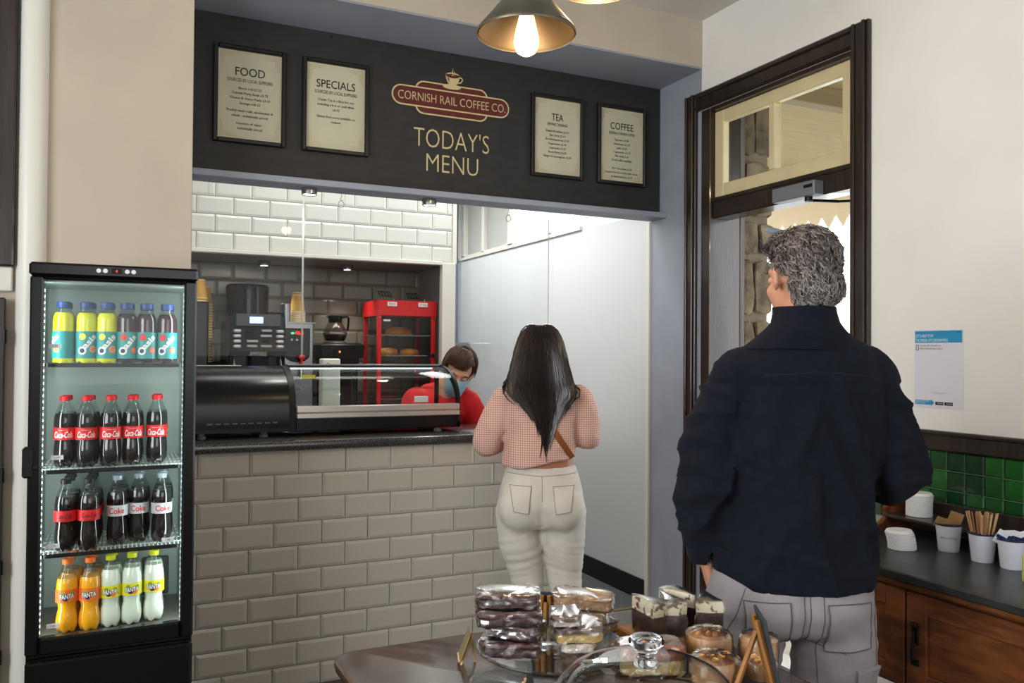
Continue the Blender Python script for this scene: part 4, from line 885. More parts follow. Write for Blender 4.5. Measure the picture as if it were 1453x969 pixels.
c3, p3 = ecup(1436, 806, 'white enamel cup of sachets at the right edge of the worktop')
m_stick = [mat('stirrer_wood_%d' % i, c, .7) for i, c in enumerate(((206,164,112),(176,128,84),(220,184,140),(192,150,116)))]
STK = [MB().box((-.0027,-.0007,0), (.0027,.0007,.15), .0004).mesh('wooden_stirrer', m) for m in m_stick]
for k in range(30):
    a = random.uniform(0, 2*PI); r = random.uniform(0,.021); lean = .05+r*12; q = V((math.cos(a)*r*.8, math.sin(a)*r*.8, .006)); up = V((math.cos(a)*lean*.9, math.sin(a)*lean*.9, 1)).normalized()
    M = Matrix.Translation(p2+q) @ up.to_track_quat('Z','Y').to_matrix().to_4x4() @ RZ(random.random()*6); o = link('wooden_stirrer', STK[k % 4], None, M); tag(o, 'flat wooden stirrer in the middle enamel cup', 'stirrer', 'wooden stirrers in the cup')
m_kraft = mat('kraft_sachet', (190,150,100), .6, var=.1, vscale=30); m_sach = mat('white_sachet', (224,224,232), .5)
def sachet(p, off, rx, ry, rz, m, lab, w=.04, hh=.055, stripe=None):
    t = thing('sachet', lab, 'sachet', p+V(off), 0); M = RZ(rz) @ RX(rx) @ RY(ry); mb = MB(); R = []
    for z, th in((-hh/2,.0006),(-hh*.42,.0012),(0,.0035),(hh*.42,.0012),(hh/2,.0006)): R.append([V((x*w/2, y*th*(1-abs(x)**4*.8), z)) for x, y in((-1,-1),(-.5,-1),(.5,-1),(1,-1),(1,1),(.5,1),(-.5,1),(-1,1))])
    mb.loft(R, True, M); mb.build('sachet_packet', m, t, 60)
    if stripe:
        mb = MB(); mb.box((-w*.45,-.0042,-hh*.12), (w*.45,.0042,hh*.12), .001, M); mb.build('printed_band', stripe, t, 0)
V1 = math.atan2(-p1.y,-p1.x)+PI/2
sachet(p1, (.012,-.016,.107), .25, .3, V1, m_kraft, 'brown sugar sachet sticking up highest from the lettered cup', .042, .05)
sachet(p1, (-.012,.012,.09), .4, -1.2, V1, m_kraft, 'brown sugar sachet lying across the rim of the lettered cup', .04, .05)
sachet(p1, (.002,.006,.088), -.3, 1.3, V1+.4, mat('amber_sachet', (170,120,60), .5), 'amber sugar sachet low in the lettered cup', .035, .045)
for k, (ox_, oy_, ry, lab) in enumerate(((-.02,.022,.5,'leftmost white sachet in the right edge cup'),(-.004,.008,-.1,'second white sachet from left in the right edge cup'),(.008,-.01,.25,'third white sachet from left in the right edge cup'),(.02,-.022,-.4,'rightmost white sachet in the right edge cup'))):
    sachet(p3, (ox_,oy_,.093), .1, ry, V1, m_sach, lab, .03, .045, m_navy)
p = onZ(1466, 826, .7755); t = thing('sauce_bottle', 'pale green bottle cut off by the right edge of the photo', 'bottle', p)
MB().lathe([(.026,0),(.028,.004),(.028,.07),(.022,.085),(.012,.095)], 20).build('bottle_body', mat('pale_green_plastic', (196,200,110), .4), t); MB().lathe([(.013,.094),(.013,.11),(.004,.125)], 16).build('cap', m_wht, t)
# ------------------------------------------------------------------ pendant lamps
m_shade = mat('aged_metal_shade', (112,106,92), .38, metal=.7, var=.25, vscale=12); m_shadein = mat('warm_shade_inside', (74,60,44), .4, metal=.6)
def pendant(loc, label, power, lift=0):
    t = thing('pendant_lamp', label, 'lamp', loc, 0, 'metal pendant lamps'); R = .142
    outer = [(.045,.125),(.05,.12),(.07,.1),(.11,.05),(R,.012),(R+.002,.004),(R,0)]
    MB().lathe(outer+[(r-.0025, z-.001) for r, z in outer[::-1][1:]], 40, cap=False).build('shade', m_shade, t, 50)
    MB().lathe([(R-.004,.002),(R-.006,.012),(.106,.048),(.066,.096),(.03,.112)], 40, cap=False).build('shade_lining', m_shadein, t, 50)
    mb = MB(); mb.lathe([(.0005,.2),(.02,.2),(.024,.19),(.03,.185),(.045,.17),(.046,.118),(.02,.115),(.018,.085),(.0005,.085)], 24); mb.build('lamp_holder', mat('dark_bronze', (46,40,36), .4, metal=.8), t)
    MB().lathe([(.004,0),(.005,.012),(.0005,.013)], 8, T(.05,0,.115) @ RY(1.2)).build('grub_screw', m_iron, t)
    bl = [(.0005,-.06),(.012,-.058),(.026,-.05),(.034,-.036),(.0365,-.02),(.034,.0),(.027,.03),(.02,.06),(.015,.08)]
    bl = [(q, z+lift) for q, z in bl]; MB().lathe(bl, 28).build('bulb', mat('glowing_bulb', (255,226,160), .3, emit=(255,214,130), estr=5), t, 60)
    mb = MB()
    for k in range(8):
        a = 2*PI*k/8; mb.tube([(.006*math.cos(a),.006*math.sin(a),.065),(.017*math.cos(a),.017*math.sin(a),-.03),(.017*math.cos(a+.4),.017*math.sin(a+.4),-.03),(.006*math.cos(a+.4),.006*math.sin(a+.4),.065)], .0032, 6)
    mb.v = [(x,y,z+lift) for x,y,z in mb.v]; mb.build('filament', mat('glowing_filament', (255,200,110), .5, emit=(255,196,104), estr=60), t)
    MB().tube([(0,0,.2),(0,0,3.2-loc[2]-.02)], .004, 8).build('cord', m_blkm, t)
    MB().lathe([(.045,3.2-loc[2]),(.045,3.2-loc[2]-.02),(.01,3.2-loc[2]-.03)], 20).build('ceiling_rose', m_shade, t)
    l = bpy.data.lights.new('pendant_bulb', 'POINT'); l.energy = power; l.color = (1,.74,.42); l.shadow_soft_size = .03
    lo = bpy.data.objects.new('pendant_bulb', l); COL.objects.link(lo); lo.parent = t; lo.location = (0,0,-.075+lift)
d = 2.4; q = EYE+ray(747,50)/F*d; pendant((q.x,q.y,q.z), 'aged metal pendant lamp with a glowing bulb, hanging before the menu board', 9)
d = 2.75; q = EYE+ray(847,-20)/F*d; pendant((q.x,q.y,q.z), 'second pendant lamp, only its copper rim showing at the top edge', 9, .05)

# ------------------------------------------------------------------ foreground table
m_tab = mat('polished_dark_table', (64,46,34), .2, var=.3, vscale=7, stretch=(1.2,6,6), coat=.5, bump=.05, bscale=200)
ZT = .75
tb = thing('cake_table', 'polished dark wooden table carrying the cakes', 'table', (.88,1.34,0))
mb = MB(); poly = rrect(.87,1.08,.05); R = [[V((x*s,y*s,z)) for x, y in poly] for s, z in((.97,ZT-.03),(.995,ZT-.024),(1,ZT-.015),(1,ZT-.008),(.99,ZT))]; mb.loft(R); mb.build('table_top', m_tab, tb, 50)
mb = MB(); mb.box((-.36,-.48,ZT-.1), (.36,.48,ZT-.031), .004); mb.build('apron', m_tab, tb)
for x in(-.34,.34):
    for y in(-.46,.46): MB().lathe([(.02,0),(.026,.02),(.03,.4),(.034,ZT-.1),(.034,ZT-.04)], 14, T(x,y,0)).build('leg', m_tab, tb)

m_gls = glassy('pressed_glass', (.9,.94,.95), 1.3, .06)
def stand(x, y, r, zt, label):
    t = thing('glass_cake_plate', label, 'plate', (x,y,ZT)); h_ = zt-ZT
    MB().lathe([(.07,0),(.072,.004),(.03,.01),(.02,h_-.012),(r*.7,h_-.006),(r*.96,h_-.001),(r,h_+.006),(r*.97,h_+.007),(r*.9,h_),(.0005,h_)], 40).build('plate', m_gls, t, 60)
    MB().tube([(r*math.cos(2*PI*k/40), r*math.sin(2*PI*k/40), h_+.006) for k in range(41)], .003, 6).build('rim', m_gls, t); return zt
z1 = stand(.868,1.612,.165,.788,'glass cake plate under the dark brownie stack'); z2 = ZT+.032
o = MB().box((1.085,1.55,ZT+.001), (1.312,1.695,z2), .004).build('cake_board', mat('amber_wood', (160,108,52), .5, var=.15, vscale=12)); tag(o, 'low wooden board under the white-topped chocolate wedges', 'board')
z3 = ZT+.002
m_film = glassy('cling_film', (.985,.985,.99), 4.5, .24)
def superbox(w, d_, h_, n=28, lv=7, p=6, jit=.0, sd=0, fq=30):
    R = []
    for i in range(lv+1):
        t = -1+2*i/lv; k = (1-abs(t)**p)**(1/p) if abs(t) < 1 else .0; k = .9+.1*k if abs(t) < 1 else .86
        ring = []
        for j in range(n):
            a = 2*PI*j/n; c, s = math.cos(a), math.sin(a); q = (abs(c)**p+abs(s)**p)**(-1/p)
            v = V((w/2*q*c*k, d_/2*q*s*k, h_/2+t*h_/2))
            if jit: v += V((noise.noise(v*fq+V((sd,0,0))), noise.noise(v*fq+V((0,sd,0))), noise.noise(v*fq+V((0,0,sd)))))*jit
            ring.append(v)
        R.append(ring)
    return R
CAKE_N = [0]
def cake(name, label, x, y, z, w, d_, h_, rz, layers, cat='cake slice', tilt=(0,0), film=True, group=None, top=None):
    CAKE_N[0] += 1; sd = CAKE_N[0]*3.7
    t = thing(name, label, cat, (x,y,z), rz, group); t.rotation_euler = (tilt[0],tilt[1],rz)
    tot = sum(l[1] for l in layers); zz = 0
    for nm, fr_, m in layers:
        hh = h_*fr_/tot; mb = MB(); mb.loft(superbox(w*.97, d_*.97, hh, jit=.003, sd=sd+zz*50), True, T(0,0,zz)); mb.build(nm, m, t, 60); zz += hh
    if top: top(t, w, d_, h_)
    if film:
        mb = MB(); mb.loft(superbox(w*1.015, d_*1.02, h_*1.06, n=72, lv=16, jit=.005, sd=sd+9, fq=75), True, T(0,0,-.0005)); mb.build('cling_film', m_film, t, 25)
    return t
m_brn = mat('brownie', (58,30,28), .5, var=.35, vscale=22, bump=.6, bscale=70, coat=.3); m_brnt = mat('brownie_crust', (92,56,52), .4, var=.3, vscale=30, bump=.5, bscale=60, coat=.3)
m_oat = mat('oat_slice', (170,124,80), .6, var=.35, vscale=40, vrgb=(206,170,128), bump=.8, bscale=90, coat=.2); m_choc = mat('chocolate_top', (112,88,78), .35, var=.25, vscale=14, coat=.4)
m_short = mat('shortbread', (206,176,104), .7, var=.15, vscale=50, bump=.4, bscale=120); m_spng = mat('lemon_sponge', (206,120,44), .5, var=.4, vrgb=(150,66,16), vscale=18, bump=.5, bscale=60, coat=.4)
m_cream = mat('white_icing', (226,218,186), .45, var=.2, vrgb=(104,66,50), vscale=55, ramp=(.56,.62), coat=.3); m_dcake = mat('dark_chocolate_cake', (44,24,24), .5, var=.3, vscale=40, bump=.5, bscale=100, coat=.4)
m_car = mat('caramel_nuts', (196,124,44), .25, var=.45, vrgb=(120,60,14), vscale=36, bump=.9, bscale=60, coat=.6); m_tart = mat('pastry_case', (200,154,104), .55, var=.2, vscale=20, bump=.4, bscale=60, coat=.3); m_pale = mat('pale_bar', (212,200,186), .5, var=.2, vscale=30, bump=.5, bscale=60, coat=.3)
G = 'wrapped cakes on the table'
def at(px, py, z): return onZ(px, py, z)
# brownie stack
b0 = V((.77,1.612,z1+.008))
for k, (lab, dx, dy, rz, w, d_) in enumerate((('bottom wrapped brownie of the dark stack',0,0,-.5,.125,.09),('second wrapped brownie from the bottom of the dark stack',.012,.006,-.75,.115,.09),('second wrapped brownie from the top of the dark stack',-.006,.002,-.35,.135,.09),('top wrapped brownie of the dark stack, with a smooth crust',.0,.02,-.45,.135,.092))):
    cake('brownie', lab, b0.x+dx, b0.y+dy, b0.z+k*.0315, w, d_, .029, rz, [('brownie_base',2,m_brn),('crust',1,m_brnt)], 'brownie', group='wrapped brownies in the dark stack', tilt=(random.uniform(-.02,.02),random.uniform(-.02,.02)))
# oat slices
b1 = V((1.0,1.71,z1-.008)); q = at(838, 893, z1); b1 = V((1.02,1.752,ZT+.003))
for k, (lab, dx, dy, rz, w, d_) in enumerate((('bottom left wrapped oat slice under the pale stack',-.045,-.02,-.2,.075,.07),('bottom right wrapped oat slice under the pale stack',.045,.0,.1,.1,.07),('middle wrapped oat slice of the pale stack',.0,.0,-.5,.125,.085),('top wrapped oat slice of the pale stack, tilted',.01,.005,-.65,.145,.09))):
    cake('oat_slice', lab, b1.x+dx, b1.y+dy, b1.z+max(0,k-1)*.034, w, d_, .03, rz, [('oat_layer',3,m_oat),('chocolate_glaze',.7,m_choc if k < 2 else m_oat)], 'oat slice', group='wrapped oat slices', tilt=(0,.0 if k < 3 else .05))
# shortbreads
q = at(800, 938, z1); cake('pale_bar', 'pale wrapped bar under the chocolate shortbread', q.x+.05, q.y+.035, z1+.008, .075, .06, .018, -.35, [('bar',1,m_pale)], 'cake bar')
cake('chocolate_shortbread', 'large chocolate-topped shortbread slab beside the brownies', q.x+.058, q.y+.05, z1+.028, .105, .1, .03, -.3, [('shortbread_base',1.5,m_short),('chocolate_layer',1,m_choc)], 'shortbread')
cake('chocolate_shortbread', 'small wrapped chocolate bar lying on the shortbread slab', q.x+.035, q.y+.058, z1+.061, .065, .085, .022, -.45, [('shortbread_base',1,m_pale),('chocolate_layer',1,m_choc)], 'shortbread')
# lemon slices
cake('sponge_slice', 'orange glazed sponge slice behind the glass dome', 1.042, 1.492, ZT+.003, .14, .075, .06, -.38, [('sponge',1,m_short),('orange_glaze',1.1,m_spng)], 'cake slice')
cake('sponge_slice', 'small orange cake piece between sponge and round tart', 1.112, 1.522, ZT+.003, .024, .024, .05, .3, [('sponge',1,m_tart),('orange_glaze',1,m_spng)], 'cake slice')
# white-topped chocolate wedges
def wedge(label, x_, y_, z, L_, w, h_, rz, tilt=0):
    p = V((x_, y_, z)); px = x_*900; t = thing('chocolate_wedge', label, 'cake slice', (p.x,p.y,z), rz, 'white-topped chocolate wedges'); t.rotation_euler = (tilt,0,rz)
    def tri(s, zz, jit): return [V((x*s+noise.noise(V((x*40,y*40,zz*60+px)))*jit, y*s+noise.noise(V((y*40,x*40,zz*50+px)))*jit, zz)) for x, y in [(-w/2,-L_/2),(0,-L_/2-.006),(w/2,-L_/2),(w*.36,-L_*.2),(w*.2,L_*.15),(.004,L_/2),(-.004,L_/2),(-w*.2,L_*.15),(-w*.36,-L_*.2)]]
    MB().loft([tri(.98,0,.002),tri(1,h_*.3,.003),tri(1,h_*.62,.003)]).build('chocolate_sponge', m_dcake, t, 50)
    MB().loft([tri(1.01,h_*.62,.002),tri(1.02,h_*.8,.004),tri(.97,h_*.97,.004),tri(.7,h_,.003)]).build('white_icing', m_cream, t, 50)
    MB().loft([tri(1.04,.0,.004),tri(1.06,h_*.2,.008),tri(1.06,h_*.4,.008),tri(1.06,h_*.6,.008),tri(1.06,h_*.8,.008),tri(1.03,h_*1.02,.004),tri(.6,h_*1.05,.003)]).build('cling_film', m_film, t, 25)
wedge('white-topped chocolate wedge, leftmost on its board', 1.118, 1.615, z2+.002, .085, .056, .08, .25)
wedge('white-topped chocolate wedge, second from left on its board', 1.178, 1.612, z2+.002, .085, .05, .078, -.2)
wedge('white-topped chocolate wedge pointing to the camera, third from left', 1.228, 1.635, z2+.002, .085, .055, .08, 3.3)
wedge('white-topped chocolate wedge lying in front of the man, rightmost', 1.28, 1.605, z2+.002, .085, .062, .07, -.5)
# round tarts
def tart(label, x_, y_, z, r, h_, nut=True):
    p = V((x_, y_, z)); px = x_*900; t = thing('round_tart', label, 'tart', (p.x,p.y,z), 0, 'round wrapped tarts'); sd = px
    def rg(s, zz): return [V((r*s*math.cos(a)*(1+.03*noise.noise(V((3*math.cos(a),3*math.sin(a),zz*40+sd)))), r*s*math.sin(a)*(1+.03*noise.noise(V((3*math.cos(a)+5,3*math.sin(a),zz*40+sd)))), zz)) for a in [2*PI*j/32 for j in range(32)]]
    MB().loft([rg(.88,0),rg(.96,h_*.3),rg(1,h_*.8),rg(.96,h_),rg(.86,h_*.97)]).build('pastry_case', m_tart, t, 60)
    MB().loft([rg(.86,h_*.9),rg(.8,h_*1.04),rg(.5,h_*1.12),rg(.1,h_*1.14)]).build('caramel_topping', m_car if nut else m_tart, t, 60)
    if nut:
        for k in range(14):
            a = random.random()*2*PI; rr = r*.62*math.sqrt(random.random()); MB().ball((rr*math.cos(a), rr*math.sin(a), h_*1.11), (.007,.005,.005), 8, 5).build('nut', mat('roast_nut', (222,160,84), .4, coat=.4), t)
    R = []
    for (s, zz) in((1.0,0),(1.04,h_*.25),(1.05,h_*.5),(1.05,h_*.75),(1.03,h_*1.0),(.9,h_*1.12),(.6,h_*1.18),(.2,h_*1.2)):
        R.append([V((v.x, v.y, v.z))+V((v.x,v.y,0)).normalized()*noise.noise(V((v.x*70,v.y*70,v.z*70+sd)))*.004+V((0,0,noise.noise(V((v.x*90+4,v.y*90,sd)))*.003)) for v in [V((r*s*math.cos(2*PI*j/64), r*s*math.sin(2*PI*j/64), zz)) for j in range(64)]])
    MB().loft(R).build('cling_film', m_film, t, 25)
tart('caramel nut tart, round and uncovered on top, before the wedges', 1.19, 1.482, ZT+.004, .05, .06)
tart('large wrapped round tart nearest the glass dome', 1.128, 1.386, ZT+.004, .05, .048, True)
tart('wrapped round tart beside the wooden easel', 1.284, 1.43, ZT+.004, .042, .055, False)
tart('low wrapped tart under the wooden easel', 1.232, 1.366, ZT+.004, .034, .032, True)

# glass dome with a pastry inside
dq = (.75,1.085)
dm = thing('glass_cake_dome', 'clear glass cake dome with a round knob at the front of the table', 'cake dome', (dq[0],dq[1],ZT))
R_ = .162; Hd = .2
pr = [(R_,.012),(R_+.004,.016),(R_,.03)]+[(R_*max(0,1-(k/14)**3.2)**(1/3.2) if False else R_*math.cos(a)**.45, .03+(Hd-.03)*math.sin(a)**.75) for a in [PI/2*k/18 for k in range(1,18)]]+[(.012,Hd)]
MB().lathe(pr, 64, cap=False).build('dome', glassy('dome_glass', (.95,.96,.96), 2.2, .015), dm, 60)
MB().lathe([(.02,Hd-.003),(.016,Hd+.006),(.014,Hd+.014),(.02,Hd+.022),(.026,Hd+.028),(.028,Hd+.033),(.026,Hd+.039),(.015,Hd+.041),(.0005,Hd+.039)], 32).build('knob', mat('clear_glass_knob', (245,248,250), .02, trans=1, ior=1.45), dm, 60)
MB().lathe([(.12,.0),(.17,.004),(.185,.012),(.183,.014),(.165,.009),(.0005,.008)], 48).build('base_plate', m_gls, dm, 60)
for lab, dx, dy, r in(('round golden bun under the glass dome, the right one',.045,.03,.05),('round golden bun under the glass dome, the left one',-.06,.0,.045)):
    mb = MB(); mb.lathe([(r*.8,0),(r,.015),(r*.96,.035),(r*.7,.055),(r*.3,.063),(.0005,.064)], 28); o = mb.build('glazed_bun', m_spng, None, 60); o.location = (dq[0]+dx, dq[1]+dy, ZT+.011); tag(o, lab, 'bun', 'buns under the dome')

# small slates on wooden easels
m_peg = mat('pine_peg', (214,176,120), .6); m_board = mat('chalk_slate', (52,58,64), .6, var=.12, vscale=20); m_chalk = mat('chalk', (150,158,164), .9); m_oakpeg = mat('amber_wood', (160,108,52), .5, var=.15, vscale=12)
def easel(name, label, p, w, hh, rz, lean, slate, pegm, thick=.005, chalk=None, ring=False):
    t = thing(name, label, 'sign', p, rz); M = RX(-lean)
    if slate:
        o = MB().box((-w/2,-thick,.012), (w/2,0,hh), .001, M).build('slate', m_board if not ring else mat('brown_card', (120,104,72), .5), t)
        if chalk:
            mb = MB()
            for a_, b_ in(((-.02,.05),(.012,.09)),((.0,.045),(-.012,.075)),((.015,.05),(.022,.07))): mb.tube([M @ V((a_[0],-thick-.0004,a_[1])), M @ V((b_[0],-thick-.0004,b_[1]))], .0012, 5)
            mb.build('chalk_marks', m_chalk, o)
    for s in(-1,1): MB().tube([V((s*w*.32,.004,.0)), M @ V((s*w*.16,.008,hh*.95))], pegm[1], 6).build('easel_leg', pegm[0], t)
    MB().tube([V((0,hh*.5,0)), M @ V((0,.01,hh*.8))], pegm[1], 6).build('back_leg', pegm[0], t)
    MB().tube([M @ V((-w*.4,-.004,.01)), M @ V((w*.4,-.004,.01))], pegm[1], 6).build('easel_ledge', pegm[0], t)
q = at(680, 930, ZT); easel('label_easel', 'tiny wooden easel with a brown card left of the brownies', V((.69,1.71,ZT+.001)), .06, .07, -1.9, .35, True, (m_peg,.0028), .003, None, True)
q = at(700, 935, ZT)
q = at(760, 985, ZT); easel('label_easel', 'tiny wooden easel below the brownie plate at the bottom edge', V((.735,1.425,ZT+.001)), .05, .06, .9, .3, True, (m_peg,.0028), .002, None)
q = at(786, 884, ZT); easel('label_easel', 'small amber wooden easel between the brownies and the oat slices', V((.955,1.805,ZT+.001)), .05, .105, 2.6, .2, True, (m_oakpeg,.005), .004)
easel('slate_sign', 'dark chalk slate on an amber wooden easel at the right table edge', V((1.2,1.285,ZT+.001)), .11, .165, 1.02, .22, True, (m_oakpeg,.006), .006, True)

o = thing('doormat', 'black doormat with white lettering in the doorway', 'doormat', (2.52,3.0,0)); MB().box((-.27,-.4,.001), (.25,.4,.012), .003).build('mat_pile', m_blkm, o)
vs, fs = fit('IN', -.16, .16, -.08, .08); MB().add(vs, fs, Matrix(((0,1,0,.12),(-1,0,0,.02),(0,0,1,.0125),(0,0,0,1)))).build('mat_lettering', m_wht, o, 0, False)
# ------------------------------------------------------------------ people
from mathutils.bvhtree import BVHTree
m_skin = mat('skin_tone', (206,150,122), .5, sss=.15, var=.06, vscale=20); m_skin2 = mat('skin_tone_tan', (176,118,88), .5, sss=.15, var=.06, vscale=20)
def ering(cx, cy, z, rx, ry, n=28, p=2.0):
    out = []
    for j in range(n):
        a = 2*PI*j/n; c, s = math.cos(a), math.sin(a); q = (abs(c)**p+abs(s)**p)**(-1/p); out.append(V((cx+rx*q*c, cy+ry*q*s, z)))
    return out
def stack(mb, secs, p=2.2, M=None): mb.loft([ering(cx, cy, z, rx, ry, 28, p) for z, cx, cy, rx, ry in secs], True, M)
def limb(mb, pts, rad, M=None):
    """smooth tapering limb through joints"""
    P_ = [V(p) for p in pts]; out = []; rr = []
    n = len(P_)
    for i in range(n-1):
        for k in range(6):
            t = k/6; p0 = P_[max(i-1,0)]; p1_, p2_ = P_[i], P_[i+1]; p3_ = P_[min(i+2,n-1)]
            q = .5*((2*p1_)+(p2_-p0)*t+(2*p0-5*p1_+4*p2_-p3_)*t*t+(3*p1_-p0-3*p2_+p3_)*t*t*t); out.append(q); rr.append(rad[i]+(rad[i+1]-rad[i])*t)
    out.append(P_[-1]); rr.append(rad[-1]); mb.tube(out, rr, 16, M); mb.ball(P_[0], rad[0]*.98, 12, 8, M); mb.ball(P_[-1], rad[-1]*.98, 12, 8, M)
def hand(mb, wr, d_, nrm, s=1.0, side=1, curl=.5):
    d_ = V(d_).normalized(); nrm = V(nrm); nrm = (nrm-d_*nrm.dot(d_)).normalized(); r_ = d_.cross(nrm)*side; wr = V(wr)
    mb.tube([wr-d_*.02*s, wr+d_*.02*s, wr+d_*.06*s, wr+d_*.095*s], [(.02*s,.028*s),(.017*s,.034*s),(.015*s,.041*s),(.012*s,.038*s)], 12, ref=nrm)
    for k, L_ in enumerate((.072,.08,.074,.058)):
        b_ = wr+d_*.09*s+r_*(.03-.02*k)*s; p_ = [b_]; a = 0; q = b_
        for j in range(3): a += curl*(.5+.25*j); q = q+(d_*math.cos(a)-nrm*math.sin(a))*L_*s*(.42,.32,.26)[j]; p_.append(q)
        mb.tube([b_-d_*.02*s]+p_, [.0085*s,.009*s,.0085*s,.0078*s,.006*s], 8)
    b_ = wr+d_*.025*s+r_*.03*s; mb.tube([b_, b_+(d_*.5+r_*.8).normalized()*.03*s, b_+(d_*.8+r_*.55-nrm*.3).normalized()*.06*s, b_+(d_*.95+r_*.35-nrm*.6).normalized()*.08*s], [.013*s,.011*s,.0095*s,.007*s], 8)
def headgeo(mb, M, s=1.0):
    S = M @ Matrix.Scale(s, 4)
    mb.ball((0,-.012,.028), (.074,.094,.088), 24, 16, S); mb.ball((0,.03,-.04), (.058,.062,.072), 20, 14, S); mb.ball((0,.06,-.096), (.027,.026,.024), 14, 10, S)
    mb.ball((0,.068,.022), (.052,.026,.016), 14, 8, S); mb.tube([(0,.084,.012),(0,.098,-.012),(0,.108,-.03),(0,.094,-.04)], [.008,.011,.0145,.01], 10, S)
    for x in(-1,1):
        mb.ball((x*.036,.06,-.032), (.024,.022,.024), 12, 8, S); mb.ball((x*.012,.097,-.034), (.009,.01,.008), 10, 6, S)
        mb.tube([(x*.074,.004,.014),(x*.084,-.01,.022),(x*.089,-.02,.008),(x*.085,-.018,-.018),(x*.077,-.004,-.034)], [.007,.008,.0085,.0085,.008], 8, S); mb.ball((x*.078,-.006,-.006), (.007,.014,.022), 10, 8, S)
    mb.ball((0,.089,-.062), (.024,.011,.0055), 12, 6, S); mb.ball((0,.087,-.072), (.021,.011,.006), 12, 6, S)
    mb.tube([(0,-.02,-.03),(0,-.028,-.1),(0,-.04,-.2)], [.056,.055,.064], 18, S)
def eyes(parent, M, s, skin=None):
    S = M @ Matrix.Scale(s, 4)
    for x in(-1,1):
        if skin:
            MB().ball((x*.031,.0745,.0), (.0135,.0125,.011), 14, 10, S).build('eyelid', skin, parent)
            MB().tube([(x*(.031+.0125*k),.0855-.006*k*k,-.0035+.003*k*k) for k in(-1,-.5,0,.5,1)], [.0008,.0014,.0016,.0014,.0008], 5, S).build('eyelash', mat('dark_lash', (40,26,20), .7), parent)
        else:
            MB().ball((x*.031,.07,.002), (.0125,.0125,.0125), 14, 10, S).build('eye', mat('eye_white', (225,220,214), .2), parent)
            MB().ball((x*.031,.079,.001), (.0062,.0048,.0062), 12, 8, S).build('iris', mat('brown_iris', (50,34,24), .15), parent)
        MB().tube([(x*(.031+.017*k),.086-.006*abs(k),.021+.004*(1-k*k)-.002) for k in(-1,-.5,0,.5,1)], [.002,.003,.0035,.003,.002], 6, S).build('eyebrow', mat('dark_brow', (60,42,32), .7), parent)
def raypatch(obj, pts, off, y0=-1.0, d_=(0,1,0)):
    bv = BVHTree.FromPolygons([v.co for v in obj.data.vertices], [p.vertices for p in obj.data.polygons]); out = []
    for x, z in pts:
        h_, n_, i_, ds = bv.ray_cast(V((x,y0,z)), V(d_)); out.append((h_+n_*off) if h_ else None)
    return out
def patch(obj, name, m, quad, n, off, parent):
    """cloth patch laid on a garment; quad = four (x,z) corners"""
    a, b, c, d_ = [V((q[0],q[1],0)) for q in quad]; G_ = [(a.lerp(b,i/n)).lerp(d_.lerp(c,i/n), j/n) for j in range(n+1) for i in range(n+1)]
    P_ = raypatch(obj, [(g.x,g.y) for g in G_], off)
    if any(p is None for p in P_): return None
    inn = raypatch(obj, [(g.x,g.y) for g in G_], -.002); k = n+1; mb = MB(); edge = [i for i in range(k)]+[j*k+n for j in range(1,k)]+[n*k+i for i in range(n-1,-1,-1)]+[j*k for j in range(n-1,0,-1)]
    mb.add(P_, [(j*k+i,j*k+i+1,(j+1)*k+i+1,(j+1)*k+i) for j in range(n) for i in range(n)]); ne = len(edge)
    mb.add([P_[e] for e in edge]+[inn[e] for e in edge], [(i,(i+1)%ne,ne+(i+1)%ne,ne+i) for i in range(ne)]); return mb.build(name, m, parent, 50)
def seam(obj, name, m, pts, r, parent, n=24, off=.0006):
    L_ = []
    for i in range(len(pts)-1):
        for k in range(n): t = k/n; L_.append((pts[i][0]+(pts[i+1][0]-pts[i][0])*t, pts[i][1]+(pts[i+1][1]-pts[i][1])*t))
    L_.append(pts[-1]); P_ = [p for p in raypatch(obj, L_, off) if p is not None]
    if len(P_) > 3: return MB().tube(P_, r, 5).build(name, m, parent)
def ridge(co, freq, sd): return 1-abs(noise.noise(V((co.x*freq[0]+sd, co.y*freq[1], co.z*freq[2]))))*2
def fold(co, freq, sd): return max(0, ridge(co, freq, sd))**3

# =========== customer in the checked blouse
dW = 3.68; base = EYE+ray(769,502)/F*dW; wo_ = thing('person', 'woman with long dark hair, pink checked blouse and cream jeans at the counter', 'person', (base.x,base.y,0), -.444)
def wx(px): return (px-769)/322
def wz(py): return 1.427-(py-502)/322
m_jean = mat('cream_denim', (206,200,190), .75, var=.05, vscale=12, bump=.15, bscale=300)
m_seam = mat('cream_stitch', (150,140,126), .8)
mb = MB()
stack(mb, [(.945,0,-.0,.150,.105),(.90,0,-.005,.163,.115),(.84,0,-.012,.18,.128),(.77,0,-.012,.19,.135),(.70,0,0,.185,.125),(.675,0,.005,.15,.11)])
for x in(-1,1): mb.ball((x*.088,-.075,.765), (.098,.08,.105), 18, 12)
limb(mb, [(-.098,-.005,.74),(-.092,-.004,.62),(-.062,.005,.46),(-.052,-.012,.33),(-.045,.0,.06)], [.104,.094,.07,.063,.047])
limb(mb, [(.098,-.005,.74),(.1,-.004,.62),(.106,.005,.46),(.118,-.012,.33),(.12,.0,.06)], [.104,.094,.072,.062,.047])
je = fuse('jeans', mb, .010, m_jean, wo_, 6)
def jf(co, n):
    a = 0
    if co.z < .66: a = .007*ridge(V((co.x*.3,co.y*.3,co.z+.25*abs(co.x))), (6,6,30), 2)*min(1,(.66-co.z)*12)*(1 if co.y < .03 else .5)
    else: a = .0012*ridge(co, (9,9,16), 5)
    if abs(co.x) < .02 and .68 < co.z < .88 and co.y < -.05: a -= .012*(1-abs(co.x)/.02)*min(1,(.88-co.z)*8)
    return a
displace(je, jf)
